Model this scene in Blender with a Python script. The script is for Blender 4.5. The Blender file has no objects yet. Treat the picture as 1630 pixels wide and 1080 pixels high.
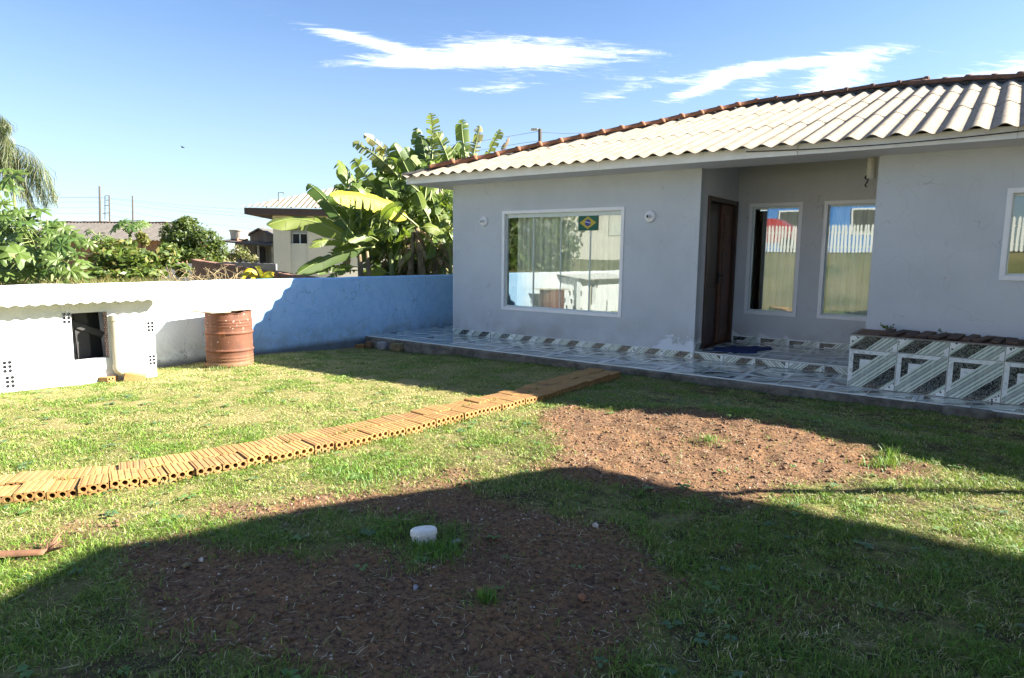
import bpy, bmesh, math, random
import numpy as np
from mathutils import Vector, Matrix
random.seed(7); rng = np.random.default_rng(11)
SC = bpy.context.scene
COL = SC.collection
R = math.radians

# ------------------------------------------------------------------ camera
F, PITCH, ROLL, YAW = 1049.7344, -0.1266, 0.0116, -0.6318
CP = np.array([6.9112, -8.8135, 1.4038])
FW = np.array([math.sin(YAW)*math.cos(PITCH), math.cos(YAW)*math.cos(PITCH), math.sin(PITCH)])
_rt = np.array([math.cos(YAW), -math.sin(YAW), 0.0]); _up = np.cross(_rt, FW)
RT = math.cos(ROLL)*_rt + math.sin(ROLL)*_up
UP = -math.sin(ROLL)*_rt + math.cos(ROLL)*_up
cd = bpy.data.cameras.new('camera'); cam = bpy.data.objects.new('camera', cd); COL.objects.link(cam)
cd.sensor_width = 36; cd.lens = F/1630*36; cd.clip_start = .05; cd.clip_end = 3000
cam.matrix_world = Matrix(((RT[0], UP[0], -FW[0], CP[0]), (RT[1], UP[1], -FW[1], CP[1]), (RT[2], UP[2], -FW[2], CP[2]), (0, 0, 0, 1)))
SC.camera = cam

# ------------------------------------------------------------------ light
LD = Vector((-1, -.754, -.718)).normalized()          # the way sunlight travels
SUN_EL = math.asin(-LD.z); SUN_AZ = math.atan2(-LD.x, -LD.y)
sl = bpy.data.lights.new('sun', 'SUN'); sl.energy = 5.0; sl.angle = R(.55); sl.color = (1, .93, .82)
so = bpy.data.objects.new('sun', sl); COL.objects.link(so); so.rotation_euler = LD.to_track_quat('-Z', 'Y').to_euler()
so.location = (20, 15, 20)
SC.view_settings.view_transform = 'Standard'; SC.view_settings.look = 'None'
SC.view_settings.exposure = 2.42; SC.view_settings.gamma = 1.0; SC.view_settings.use_curve_mapping = False
SKY_STRENGTH = .05

# ------------------------------------------------------------------ node helper
class S:
    """a node socket with arithmetic"""
    def __init__(s, nt, k): s.nt = nt; s.k = k
    def _m(s, op, b=None, c=None, clamp=False):
        n = s.nt.nodes.new('ShaderNodeMath'); n.operation = op; n.use_clamp = clamp
        s.nt.links.new(s.k, n.inputs[0])
        for i, x in ((1, b), (2, c)):
            if x is None: continue
            if isinstance(x, S): s.nt.links.new(x.k, n.inputs[i])
            else: n.inputs[i].default_value = x
        return S(s.nt, n.outputs[0])
    def __add__(s, b): return s._m('ADD', b)
    def __sub__(s, b): return s._m('SUBTRACT', b)
    def __mul__(s, b): return s._m('MULTIPLY', b)
    def __truediv__(s, b): return s._m('DIVIDE', b)
    __radd__ = __add__; __rmul__ = __mul__
    def gt(s, b): return s._m('GREATER_THAN', b)
    def lt(s, b): return s._m('LESS_THAN', b)
    def mn(s, b): return s._m('MINIMUM', b)
    def mx(s, b): return s._m('MAXIMUM', b)
    def ab(s): return s._m('ABSOLUTE')
    def sin(s): return s._m('SINE')
    def exp(s): return s._m('EXPONENT')
    def frac(s): return s._m('FRACT')
    def pw(s, b): return s._m('POWER', b)
    def inv(s): return (s*-1.0)+1.0
    def sm(s, a, b):
        n = s.nt.nodes.new('ShaderNodeMapRange'); n.interpolation_type = 'SMOOTHSTEP'
        s.nt.links.new(s.k, n.inputs[0]); n.inputs[1].default_value = a; n.inputs[2].default_value = b
        n.inputs[3].default_value = 0; n.inputs[4].default_value = 1
        return S(s.nt, n.outputs[0])

def put(nt, sock, x):
    if isinstance(x, S): nt.links.new(x.k, sock)
    elif isinstance(x, tuple): sock.default_value = x if len(x) == len(sock.default_value) else tuple(x)+(1,)
    else: sock.default_value = x
def mixc(nt, f, a, b):
    n = nt.nodes.new('ShaderNodeMix'); n.data_type = 'RGBA'; n.clamp_factor = True
    put(nt, n.inputs[0], f); put(nt, n.inputs[6], a); put(nt, n.inputs[7], b)
    return S(nt, n.outputs[2])
def coord(nt, kind='Object'):
    n = nt.nodes.new('ShaderNodeTexCoord'); return S(nt, n.outputs[kind])
def mapv(nt, v, sc=(1, 1, 1), loc=(0, 0, 0), rot=(0, 0, 0)):
    n = nt.nodes.new('ShaderNodeMapping'); nt.links.new(v.k, n.inputs[0])
    n.inputs['Scale'].default_value = sc; n.inputs['Location'].default_value = loc; n.inputs['Rotation'].default_value = rot
    return S(nt, n.outputs[0])
def noise(nt, v, scale, detail=4, rough=.55, dist=0):
    n = nt.nodes.new('ShaderNodeTexNoise'); nt.links.new(v.k, n.inputs['Vector'])
    n.inputs['Scale'].default_value = scale; n.inputs['Detail'].default_value = detail
    n.inputs['Roughness'].default_value = rough; n.inputs['Distortion'].default_value = dist
    return S(nt, n.outputs['Fac'])
def voro(nt, v, scale, out='Distance'):
    n = nt.nodes.new('ShaderNodeTexVoronoi'); nt.links.new(v.k, n.inputs['Vector']); n.inputs['Scale'].default_value = scale
    return S(nt, n.outputs[out])
def sep(nt, v):
    n = nt.nodes.new('ShaderNodeSeparateXYZ'); nt.links.new(v.k, n.inputs[0]); return [S(nt, o) for o in n.outputs]
def attr(nt, name, out='Fac'):
    n = nt.nodes.new('ShaderNodeAttribute'); n.attribute_name = name; return S(nt, n.outputs[out])
def orand(nt): return S(nt, nt.nodes.new('ShaderNodeObjectInfo').outputs['Random'])
def newmat(name):
    m = bpy.data.materials.new(name); m.use_nodes = True; nt = m.node_tree
    b = nt.nodes['Principled BSDF']; return m, nt, b
def bump(nt, b, h, strength=.3, dist=.01):
    n = nt.nodes.new('ShaderNodeBump'); n.inputs['Strength'].default_value = strength; n.inputs['Distance'].default_value = dist
    nt.links.new(h.k, n.inputs['Height']); nt.links.new(n.outputs[0], b.inputs['Normal'])
def simple(name, c1, c2=None, scale=6, rough=.7, bs=.25, bscale=60, bdist=.004, metal=0, spec=.4, rnd=0):
    m, nt, b = newmat(name); v = coord(nt)
    c2 = c2 or tuple(x*.75 for x in c1)
    f = noise(nt, v, scale, 6, .65)
    c = mixc(nt, f.sm(.3, .7), c1, c2)
    if rnd:
        r = orand(nt); c = mixc(nt, r*rnd, c, tuple(x*.45 for x in c1))
    put(nt, b.inputs['Base Color'], c); b.inputs['Roughness'].default_value = rough; b.inputs['Metallic'].default_value = metal
    b.inputs['Specular IOR Level'].default_value = spec
    if bs: bump(nt, b, noise(nt, v, bscale, 5, .6), bs, bdist)
    return m
def leafmat(name, c1, c2, trans=.35, rough=.5, usecol=False, scale=3):
    """leaf with light through it; colour from the object's own random value, noise or its stored leaf colour"""
    m, nt, b = newmat(name)
    if usecol: c = S(nt, attr(nt, 'col', 'Color').k)
    else:
        f = noise(nt, coord(nt), scale, 3)*.6 + orand(nt)*.5
        c = mixc(nt, f.sm(.25, .85), c1, c2)
    put(nt, b.inputs['Base Color'], c); b.inputs['Roughness'].default_value = rough
    t = nt.nodes.new('ShaderNodeBsdfTranslucent')
    tc = mixc(nt, .55, c, (.30, .42, .04))
    put(nt, t.inputs['Color'], tc)
    mx = nt.nodes.new('ShaderNodeMixShader'); mx.inputs[0].default_value = trans
    nt.links.new(b.outputs[0], mx.inputs[1]); nt.links.new(t.outputs[0], mx.inputs[2])
    nt.links.new(mx.outputs[0], nt.nodes['Material Output'].inputs[0])
    return m

# ------------------------------------------------------------------ world
W = bpy.data.worlds.new('World'); SC.world = W; W.use_nodes = True; nt = W.node_tree
bg = nt.nodes['Background']; bg.inputs[1].default_value = SKY_STRENGTH
sk = nt.nodes.new('ShaderNodeTexSky'); sk.sky_type = 'NISHITA'; sk.sun_disc = False
sk.sun_elevation = SUN_EL; sk.sun_rotation = SUN_AZ; sk.air_density = .82; sk.dust_density = .35; sk.ozone_density = 3.0
gv = coord(nt, 'Generated')
gx, gy, gz = sep(nt, gv)
den = gz.mx(0.0)+.12
cmb = nt.nodes.new('ShaderNodeCombineXYZ'); put(nt, cmb.inputs[0], gx/den); put(nt, cmb.inputs[1], gy/den)
pl = mapv(nt, S(nt, cmb.outputs[0]), rot=(0, 0, -.72))
cl_ang = -.55
n1 = noise(nt, mapv(nt, pl, (1, 1, 1), (3.1, 1.7, 0)), 2.6, 9, .62, .5)
n2 = noise(nt, mapv(nt, pl, (.5, 2.6, 1), (1.2, 4.3, 0)), 2.4, 8, .68, .7)
def ray(u, v):
    d = FW*F+RT*(u-815)-UP*(v-540); return d/np.linalg.norm(d)
def dotv(vec):
    n = nt.nodes.new('ShaderNodeVectorMath'); n.operation = 'DOT_PRODUCT'; nt.links.new(gv.k, n.inputs[0]); n.inputs[1].default_value = tuple(vec)
    return S(nt, n.outputs['Value'])
def blob(u, v, ru, rv, ang=0.0):
    c = ray(u, v); a = RT-c*(RT@c); a /= np.linalg.norm(a); b_ = np.cross(a, c)
    ca, sa = math.cos(-ang), math.sin(-ang); a, b_ = ca*a+sa*b_, -sa*a+ca*b_
    x = dotv(a)/(ru/F); y = dotv(b_)/(rv/F); front = dotv(c).gt(0.2)
    return (((x*x)+(y*y))*-1.0).exp()*front
masks = [blob(850, 86, 185, 25, .04), blob(560, 60, 90, 9, .2), blob(690, 96, 120, 10, 0), blob(1235, 105, 150, 10, -.13), blob(1120, 140, 60, 10, -.35), blob(1340, 125, 55, 26, -.3),
         blob(1640, 118, 130, 24, -.25), blob(800, 140, 60, 12, -.1), blob(980, 150, 50, 12, -.2), blob(1205, 142, 26, 18, -.4)]
ms = masks[0]
for q in masks[1:-3]: ms = ms+q
sm_ = (masks[-1]+masks[-2]+masks[-3])*.55
cirr = (n2.sm(.5, .85))*(n1.sm(.42, .7))*.30*gz.sm(.18, .5)
n3 = noise(nt, mapv(nt, pl, (1.2, 4.0, 1), (7.2, 2.3, 0)), 5.5, 9, .7, .9)
cloud = ((ms+sm_)*1.15 + (n2-.5)*1.6 + (n3-.5)*2.2 - .34).sm(.05, 1.25)*(ms+sm_).sm(.01, .25)
cloud = cloud.mx(cirr)
hz_ = gz.sm(.0, .36).inv()
skc = S(nt, sk.outputs[0])
vm = nt.nodes.new('ShaderNodeVectorMath'); vm.operation = 'MULTIPLY'; nt.links.new(skc.k, vm.inputs[0]); vm.inputs[1].default_value = (.88, .92, .96); skc2 = S(nt, vm.outputs[0])
tint = mixc(nt, hz_*.46, skc2, (3.05, 3.5, 3.85))
put(nt, bg.inputs[0], mixc(nt, cloud*.95, tint, (7.2, 7.3, 7.5)))

# ------------------------------------------------------------------ mesh helper
class MB:
    def __init__(s): s.v = []; s.f = []; s.m = []; s.uv = {}
    def add(s, vs, fs, m=0, uv=None):
        o = len(s.v); s.v += [tuple(map(float, p)) for p in vs]
        for i, f in enumerate(fs):
            if uv is not None: s.uv[len(s.f)] = uv[i]
            s.f.append(tuple(o+k for k in f)); s.m.append(m)
        return s
    def quad(s, a, b, c, d, m=0, uv=None): return s.add([a, b, c, d], [(0, 1, 2, 3)], m, [uv] if uv else None)
    def box(s, x0, x1, y0, y1, z0, z1, m=0):
        return s.add([(x0, y0, z0), (x1, y0, z0), (x1, y1, z0), (x0, y1, z0), (x0, y0, z1), (x1, y0, z1), (x1, y1, z1), (x0, y1, z1)],
                     [(0, 3, 2, 1), (4, 5, 6, 7), (0, 1, 5, 4), (1, 2, 6, 5), (2, 3, 7, 6), (3, 0, 4, 7)], m)
    def obox(s, c, a, b, d, m=0):
        c, a, b, d = map(Vector, (c, a, b, d)); vs = [c+i*a+j*b+k*d for k in (-1, 1) for i, j in ((-1, -1), (1, -1), (1, 1), (-1, 1))]
        return s.add(vs, [(0, 3, 2, 1), (4, 5, 6, 7), (0, 1, 5, 4), (1, 2, 6, 5), (2, 3, 7, 6), (3, 0, 4, 7)], m)
    def tube(s, pts, rad, n=8, m=0, caps=True):
        pts = [Vector(p) for p in pts]
        if not isinstance(rad, (list, tuple)): rad = [rad]*len(pts)
        rings = []; prev = None
        for i, p in enumerate(pts):
            t = (pts[min(i+1, len(pts)-1)]-pts[max(i-1, 0)]).normalized()
            a = t.cross(Vector((0, 0, 1)) if abs(t.z) < .9 else Vector((1, 0, 0))).normalized() if prev is None else (prev-t*prev.dot(t)).normalized()
            prev = a; b = t.cross(a)
            rings.append([p+rad[i]*(math.cos(2*math.pi*k/n)*a+math.sin(2*math.pi*k/n)*b) for k in range(n)])
        vs = [q for r in rings for q in r]
        fs = [(i*n+k, i*n+(k+1) % n, (i+1)*n+(k+1) % n, (i+1)*n+k) for i in range(len(pts)-1) for k in range(n)]
        if caps: fs += [tuple(range(n))[::-1], tuple(range((len(pts)-1)*n, len(pts)*n))]
        return s.add(vs, fs, m)
    def lathe(s, prof, n=24, c=(0, 0, 0), m=0, axis=None):
        vs = []; c = Vector(c)
        q = Vector((0, 0, 1)).rotation_difference(Vector(axis)) if axis else None
        for r, z in prof:
            for k in range(n):
                p = Vector((r*math.cos(2*math.pi*k/n), r*math.sin(2*math.pi*k/n), z))
                vs.append(c+(q @ p if q else p))
        fs = [(i*n+k, i*n+(k+1) % n, (i+1)*n+(k+1) % n, (i+1)*n+k) for i in range(len(prof)-1) for k in range(n)]
        return s.add(vs, fs, m)
    def build(s, name, mats, parent=None, smooth=False, bevel=0, solid=0, kind=None):
        me = bpy.data.meshes.new(name); me.from_pydata(s.v, [], s.f); 
        for m in (mats if isinstance(mats, (list, tuple)) else [mats]): me.materials.append(m)
        me.polygons.foreach_set('material_index', s.m)
        if smooth: me.polygons.foreach_set('use_smooth', [True]*len(s.f))
        if s.uv:
            L = me.uv_layers.new(name='UVMap')
            for i, p in enumerate(me.polygons):
                if i in s.uv:
                    for k, li in enumerate(p.loop_indices): L.data[li].uv = s.uv[i][k]
        me.update()
        o = bpy.data.objects.new(name, me); COL.objects.link(o)
        if solid:
            q = o.modifiers.new('solid', 'SOLIDIFY'); q.thickness = solid; q.offset = -1
        if bevel:
            q = o.modifiers.new('bevel', 'BEVEL'); q.width = bevel; q.segments = 2; q.limit_method = 'ANGLE'
        if parent is not None: attach(o, parent)
        if kind: o['kind'] = kind
        return o
def attach(o, p):
    o.parent = p; o.matrix_parent_inverse = (base_matrix(p)).inverted()
def base_matrix(p):
    m = p.matrix_basis.copy()
    if p.parent is not None: m = base_matrix(p.parent) @ p.matrix_parent_inverse @ m
    return m
def tag(o, label=None, cat=None, group=None, kind=None):
    if label: o['label'] = label
    if cat: o['category'] = cat
    if group: o['group'] = group
    if kind: o['kind'] = kind
    return o
def thing(name, label, cat, loc=(0, 0, 0), group=None):
    o = bpy.data.objects.new(name, None); COL.objects.link(o); o.location = loc; o.empty_display_size = .1
    return tag(o, label, cat, group)
def copy_obj(o, parent=None, name=None):
    c = o.copy(); COL.objects.link(c); c.parent = parent
    return c

# numpy value noise
_tab = np.random.default_rng(5).random((256, 256))
def vn(x, y):
    xi = np.floor(x).astype(int); yi = np.floor(y).astype(int); fx = x-xi; fy = y-yi
    fx = fx*fx*(3-2*fx); fy = fy*fy*(3-2*fy)
    g = lambda a, b: _tab[a & 255, b & 255]
    return (g(xi, yi)*(1-fx)+g(xi+1, yi)*fx)*(1-fy)+(g(xi, yi+1)*(1-fx)+g(xi+1, yi+1)*fx)*fy
def fbm(x, y, o=4):
    s = 0; a = .5
    for k in range(o): s = s+a*vn(x*2**k+17.3*k, y*2**k+9.1*k); a *= .5
    return s/(1-.5**o)
def sst(a, b, x): t = np.clip((x-a)/(b-a), 0, 1); return t*t*(3-2*t)

WX = -1.94     # inner face of the boundary wall
def hb(x, y):
    x = np.asarray(x, float); y = np.asarray(y, float)
    e = np.interp(x, [-1.94, -.5, .2, 1.8, 3.7, 5.1, 6.6, 7.2, 9], [-.21, -.2, -.155, -.125, -.105, -.125, -.09, -.06, -.05])
    p = -.13+.016*np.clip(x+2, 0, 6)+.03*np.clip(-5-y, 0, 1.6)*sst(1.5, -1, x)
    w = sst(-1.2, -3.2, y)
    h = e*(1-w)+p*w
    h = h+.12*np.exp(-((x-5.4)/1.3)**2-((y+3.3)/.75)**2)
    h = h+.02*(fbm(x*1.3, y*1.3, 3)-.5)*sst(-1.2, -1.8, y)
    h = h+1.75*sst(-9.3, -17, y)
    out = sst(WX-.05, WX-.35, x)
    h = h*(1-out)+(-.55+.15*(fbm(x*.3, y*.3)-.5)+1.75*sst(-9.3, -17, y))*out
    ins = sst(-1.2, -1.1, y)*(1-out)
    return h*(1-ins)+(-.25)*ins
def G(u, v, dz=0.0):
    """point of the ground (raised by dz) where the ray through a pixel of the photograph meets it"""
    d = ray(u, v); z = -.05
    for _ in range(12):
        t = (z-CP[2])/d[2]; q = CP+t*d; z = float(hb(q[0], q[1]))+dz
    return np.array([q[0], q[1], z])
def P(u, v, depth):
    d = ray(u, v); return CP+d*depth/(d@FW)
def AX(u, v, i, val):
    d = ray(u, v); return CP+d*(val-CP[i])/d[i]

# ------------------------------------------------------------------ soil mask
def polyG(pts): return np.array([G(u, v)[:2] for u, v in pts])
SOIL = [polyG([(815, 655), (850, 662), (880, 655), (900, 645), (980, 652), (1060, 650), (1160, 663), (1240, 668), (1300, 690), (1360, 712), (1440, 728), (1500, 748), (1470, 768), (1380, 765), (1300, 772), (1250, 795), (1180, 805), (1100, 795), (1000, 775), (910, 765), (888, 735), (880, 700), (868, 675)]),
        polyG([(180, 880), (220, 858), (300, 862), (400, 870), (520, 858), (640, 838), (600, 812), (640, 790), (745, 772), (800, 800), (880, 822), (960, 835), (1030, 870), (1050, 905), (1130, 945), (1110, 975), (1020, 985), (975, 1020), (960, 1080), (930, 1120), (540, 1120), (420, 1060), (330, 1030), (215, 1010), (190, 960)]),
        polyG([(330, 815), (370, 800), (440, 805), (480, 790), (540, 782), (600, 780), (640, 795), (590, 812), (480, 822), (400, 835), (350, 830)])]
SPOTS = [(120, 850, .16), (95, 858, .12), (290, 845, .12), (40, 880, .12), (880, 745, .2), (1000, 765, .2), (1300, 960, .18), (1240, 985, .15), (1180, 875, .12), (1430, 935, .1), (700, 770, .25), (850, 990, .3)]
ISL = [(640, 850, .22), (600, 855, .18), (690, 882, .14), (775, 955, .05), (540, 868, .15), (1128, 703, .05), (1410, 738, .1), (1400, 728, .06)]
SPOTS = [(*G(u, v)[:2], r) for u, v, r in SPOTS]; ISL = [(*G(u, v)[:2], r) for u, v, r in ISL]
def inpoly(x, y, pg):
    r = np.zeros(x.shape, bool); n = len(pg); j = n-1
    for i in range(n):
        xi, yi = pg[i]; xj, yj = pg[j]
        c = ((yi > y) != (yj > y)) & (x < (xj-xi)*(y-yi)/(yj-yi+1e-12)+xi); r ^= c; j = i
    return r
def soil(x, y):
    dx = (fbm(x*4+3, y*4)-.5)*.34+(vn(x*17, y*17)-.5)*.1; dy = (fbm(x*4+31, y*4+12)-.5)*.34+(vn(x*17+40, y*17)-.5)*.1
    X = x+dx; Y = y+dy
    r = np.zeros(x.shape)
    for pg in SOIL: r = np.maximum(r, inpoly(X, Y, pg))
    for a, b, q in SPOTS: r = np.maximum(r, ((X-a)**2+(Y-b)**2 < q*q)*.75)
    for a, b, q in ISL: r = np.where((X-a)**2+(Y-b)**2 < q*q, r*.12, r)
    return r

# ------------------------------------------------------------------ materials
M = {}
M['wall'] = None
def paint(name, base, wear, bottom=None):
    m, nt, b = newmat(name); v = coord(nt); x, y, z = sep(nt, v)
    big = noise(nt, v, 1.1, 5, .6); fine = noise(nt, v, 14, 6, .7)
    c = mixc(nt, big.sm(.3, .75), base, tuple(q*.88 for q in base))
    c = mixc(nt, fine.sm(.55, .8)*.35, c, tuple(q*.75 for q in base))
    st = noise(nt, mapv(nt, v, (14, 14, .7)), 1, 5, .6).sm(.52, .75)*.07
    c = mixc(nt, st, c, tuple(q*.7 for q in base))
    if bottom:
        z0, z1, amt = bottom
        low = z.sm(z0, z1).inv()
        pk_ = ((x-3.38).ab().sm(.15, .55).inv()*.23+(x-4.4).ab().sm(.3, 1.0).inv()*.15+(x+.05).ab().sm(.02, .1).inv()*.10)
        crk = (noise(nt, mapv(nt, v, (1.1, 1, .8)), 1.5, 3, .5, .4)-.5).ab().lt(.0013); c = mixc(nt, crk*.35, c, tuple(q*.45 for q in base))
        c = mixc(nt, noise(nt, v, 2.3, 5, .7).sm(.58, .70)*.16, c, tuple(q*1.18 for q in base))
        pe = noise(nt, v, 4.2, 7, .68, .6)+low*(pk_+.10)*2.0-.05
        dirt = low*noise(nt, v, 2.5, 4).sm(.3, .7)
        c = mixc(nt, dirt*.5, c, (.20, .17, .13))
        c = mixc(nt, pe.sm(.84, .89)*amt, c, wear)
    put(nt, b.inputs['Base Color'], c); b.inputs['Roughness'].default_value = .8; b.inputs['Specular IOR Level'].default_value = .25
    bump(nt, b, noise(nt, v, 70, 4, .6)*.5+noise(nt, v, 7, 5)*1.3, .35, .007)
    return m
M['wall'] = paint('grey_wall_paint', (.53, .56, .59), (.70, .74, .80), (-.0, .62, .8))
M['recess'] = paint('grey_recess_paint', (.55, .555, .57), (.74, .74, .74), (.05, .55, .8))
M['trim'] = simple('trim_paint', (.82, .82, .81), (.70, .70, .68), 3, .6, .1)
M['soffit'] = simple('soffit_paint', (.66, .66, .70), (.58, .58, .62), 2, .7, .1)
M['frame'] = simple('white_aluminium', (.78, .78, .79), (.72, .72, .74), 2, .35, 0)
M['track'] = simple('glass_track', (.62, .68, .66), (.55, .62, .6), 2, .3, 0)
M['dark'] = simple('dark_interior', (.045, .045, .045), (.03, .03, .03), 2, .9, 0)
M['room'] = simple('room_plaster', (.45, .43, .40), (.38, .36, .34), 2, .9, 0)
M['curtain'] = simple('curtain_cloth', (.88, .88, .84), (.80, .81, .78), 2, .9, .1, 200)
M['concrete'] = simple('rough_concrete', (.20, .185, .16), (.085, .08, .07), 7, .95, .8, 40, .02)
M['plank'] = simple('weathered_plank', (.50, .42, .30), (.33, .27, .19), 5, .85, .4, 40)
M['pvc'] = simple('cream_pvc', (.44, .41, .32), (.38, .34, .26), 5, .4, .05)
M['pvcw'] = simple('white_pvc', (.86, .85, .82), (.66, .64, .60), 12, .4, .1)
M['cable'] = simple('black_cable', (.02, .02, .02), None, 5, .6, 0)
M['rug'] = simple('blue_cloth', (.022, .045, .16), (.015, .03, .10), 8, .95, .8, 160, .006)
M['door'] = None
m, nt, b = newmat('dark_door_wood'); v = coord(nt)
g = noise(nt, mapv(nt, v, (26, 26, 1.6)), 1, 6, .6, 1.2)
put(nt, b.inputs['Base Color'], mixc(nt, g.sm(.3, .7), (.075, .030, .018), (.028, .012, .008))); b.inputs['Roughness'].default_value = .38
bump(nt, b, g, .2, .003); M['door'] = m
m, nt, b = newmat('grey_old_planks'); v = coord(nt)
g = noise(nt, mapv(nt, v, (9, 9, .5)), 1, 6, .65, .8)
put(nt, b.inputs['Base Color'], mixc(nt, g.sm(.3, .7), (.27, .24, .20), (.12, .10, .085))); b.inputs['Roughness'].default_value = .9
M['oldwood'] = m
# glass: reflective tempered pane
m, nt, b = newmat('window_glass')
gl = nt.nodes.new('ShaderNodeBsdfGlossy'); gl.inputs['Roughness'].default_value = .012; gl.inputs['Color'].default_value = (.86, .93, .89, 1)
tr = nt.nodes.new('ShaderNodeBsdfTransparent'); tr.inputs['Color'].default_value = (.90, .95, .92, 1)
bp = nt.nodes.new('ShaderNodeBump'); bp.inputs['Strength'].default_value = .02; bp.inputs['Distance'].default_value = .02
nt.links.new(noise(nt, coord(nt), 1.6, 1).k, bp.inputs['Height']); nt.links.new(bp.outputs[0], gl.inputs['Normal'])
lw = nt.nodes.new('ShaderNodeFresnel'); lw.inputs['IOR'].default_value = 1.75
fx = (S(nt, lw.outputs[0])*1.0+.13)
mx = nt.nodes.new('ShaderNodeMixShader'); nt.links.new(fx.k, mx.inputs[0]); nt.links.new(tr.outputs[0], mx.inputs[1]); nt.links.new(gl.outputs[0], mx.inputs[2])
nt.links.new(mx.outputs[0], nt.nodes['Material Output'].inputs[0]); M['glass'] = m
# tile print
def tilemat(name, rough, tintc=(1, 1, 1)):
    m, nt, b = newmat(name)
    uvn = nt.nodes.new('ShaderNodeUVMap'); uvn.uv_map = 'UVMap'; uv = S(nt, uvn.outputs[0]); u, v, _ = sep(nt, uv)
    mm = u.mn(v.inv()); d = u-v
    off = orand(nt)
    vv = nt.nodes.new('ShaderNodeVectorMath'); vv.operation = 'ADD'; nt.links.new(uv.k, vv.inputs[0]); nt.links.new((off*37.0).k, vv.inputs[1]); vv = S(nt, vv.outputs[0])
    vein = noise(nt, vv, 7, 6, .7, 2.2)
    dark = mixc(nt, (vein-.5).ab().lt(.012), (.018, .022, .022), (.40, .43, .40))
    dark = mixc(nt, noise(nt, vv, 22, 3).gt(.66), dark, (.12, .14, .13))
    w = noise(nt, mapv(nt, vv, (14, 1.2, 1), rot=(0, 0, R(-45))), 1, 4, .6)
    s1 = ((d*58.0).sin()+(w-.5)*2.4)
    pale = mixc(nt, s1.sm(-.2, .9), (.60, .66, .60), (.22, .29, .24))
    white = mixc(nt, noise(nt, vv, 9, 5, .6, 1).sm(.45, .75), (.74, .77, .76), (.42, .47, .45))
    key = (((u+v)*24.0).frac().gt(.5)); key2 = (((u-v)*34.0).frac().gt(.45))
    kc = mixc(nt, (key-key2).ab(), (.70, .73, .70), (.05, .06, .06))
    dec = mixc(nt, voro(nt, vv, 13).sm(.30, .36), (.04, .05, .05), (.75, .78, .76))
    c = pale
    c = mixc(nt, (d+.02).ab().lt(.028), c, kc)
    c = mixc(nt, d.lt(-.27), c, white)
    c = mixc(nt, d.lt(-.27)*mm.gt(.09)*mm.lt(.235), c, dark)
    c = mixc(nt, d.gt(.30)*d.lt(.66), c, dark)
    c = mixc(nt, d.gt(.78), c, dec)
    c = mixc(nt, d.lt(-.12)*mm.lt(.085), c, white)
    put(nt, b.inputs['Base Color'], c); b.inputs['Roughness'].default_value = rough; b.inputs['Specular IOR Level'].default_value = .5 if rough > .15 else .9
    return m
M['tile'] = tilemat('printed_wall_tile', .22); M['ftile'] = tilemat('printed_floor_tile', .10)
# brick
m, nt, b = newmat('hollow_clay_brick'); r_ = orand(nt); vm = nt.nodes.new('ShaderNodeVectorMath'); vm.operation = 'ADD'; nt.links.new(coord(nt).k, vm.inputs[0]); nt.links.new((r_*61.0).k, vm.inputs[1]); v = S(nt, vm.outputs[0])
c = mixc(nt, r_, (.34, .18, .055), (.41, .24, .078))
c = mixc(nt, (r_*7.31).frac().sm(.7, 1.0)*.6, c, (.22, .115, .05))
c = mixc(nt, noise(nt, v, 9, 6, .7).sm(.56, .72)*.8, c, (.17, .10, .05))
c = mixc(nt, noise(nt, v, 26, 5, .6).sm(.35, .75)*.7, c, (.23, .12, .045))
c = mixc(nt, noise(nt, mapv(nt, v, (30, 2, 2)), 1, 4).sm(.5, .8)*.5, c, (.48, .30, .15))
put(nt, b.inputs['Base Color'], c); b.inputs['Roughness'].default_value = .9; bump(nt, b, noise(nt, v, 90, 4), .4, .003); M['brick'] = m
# corrugated fibre cement
def roofmat(name, a, b_, c_):
    m, nt, b = newmat(name); v = coord(nt)
    c = mixc(nt, noise(nt, v, 5, 6, .7).sm(.35, .7), a, b_)
    c = mixc(nt, orand(nt)*.35, c, b_)
    c = mixc(nt, noise(nt, mapv(nt, v, (6, 1.2, 1.2)), 3, 7, .75).sm(.48, .70)*.7, c, c_)
    c = mixc(nt, noise(nt, v, 22, 5, .75).sm(.56, .68)*.55, c, c_)
    c = mixc(nt, noise(nt, v, 55, 3).sm(.62, .75)*.6, c, tuple(q*.5 for q in c_))
    put(nt, b.inputs['Base Color'], c); b.inputs['Roughness'].default_value = .92; b.inputs['Specular IOR Level'].default_value = .2
    bump(nt, b, noise(nt, v, 60, 5, .7), .5, .006); return m
M['roof'] = roofmat('weathered_fibre_cement', (.32, .275, .21), (.25, .21, .16), (.125, .095, .07))
M['farroof'] = roofmat('grey_fibre_cement', (.125, .112, .10), (.095, .087, .08), (.06, .055, .05))
M['whiteroof'] = roofmat('limed_fibre_cement', (.68, .68, .66), (.6, .6, .58), (.45, .44, .42))
M['ridge'] = simple('orange_ridge_tile', (.36, .15, .07), (.24, .10, .055), 9, .85, .4, rnd=.35)
M['ridgeold'] = simple('sooty_ridge_tile', (.20, .09, .05), (.06, .045, .04), 7, .9, .5)
M['mortar'] = simple('dark_mortar', (.09, .085, .08), (.045, .045, .045), 12, .95, .8, 50, .02)
M['rust'] = None
m, nt, b = newmat('rusty_drum_paint'); v = coord(nt); x, y, z = sep(nt, v)
c = mixc(nt, noise(nt, v, 4, 7, .7).sm(.35, .7), (.15, .055, .027), (.09, .038, .023))
c = mixc(nt, noise(nt, mapv(nt, v, (9, 9, 2)), 1, 6).sm(.5, .75)*.6, c, (.33, .12, .05))
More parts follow.
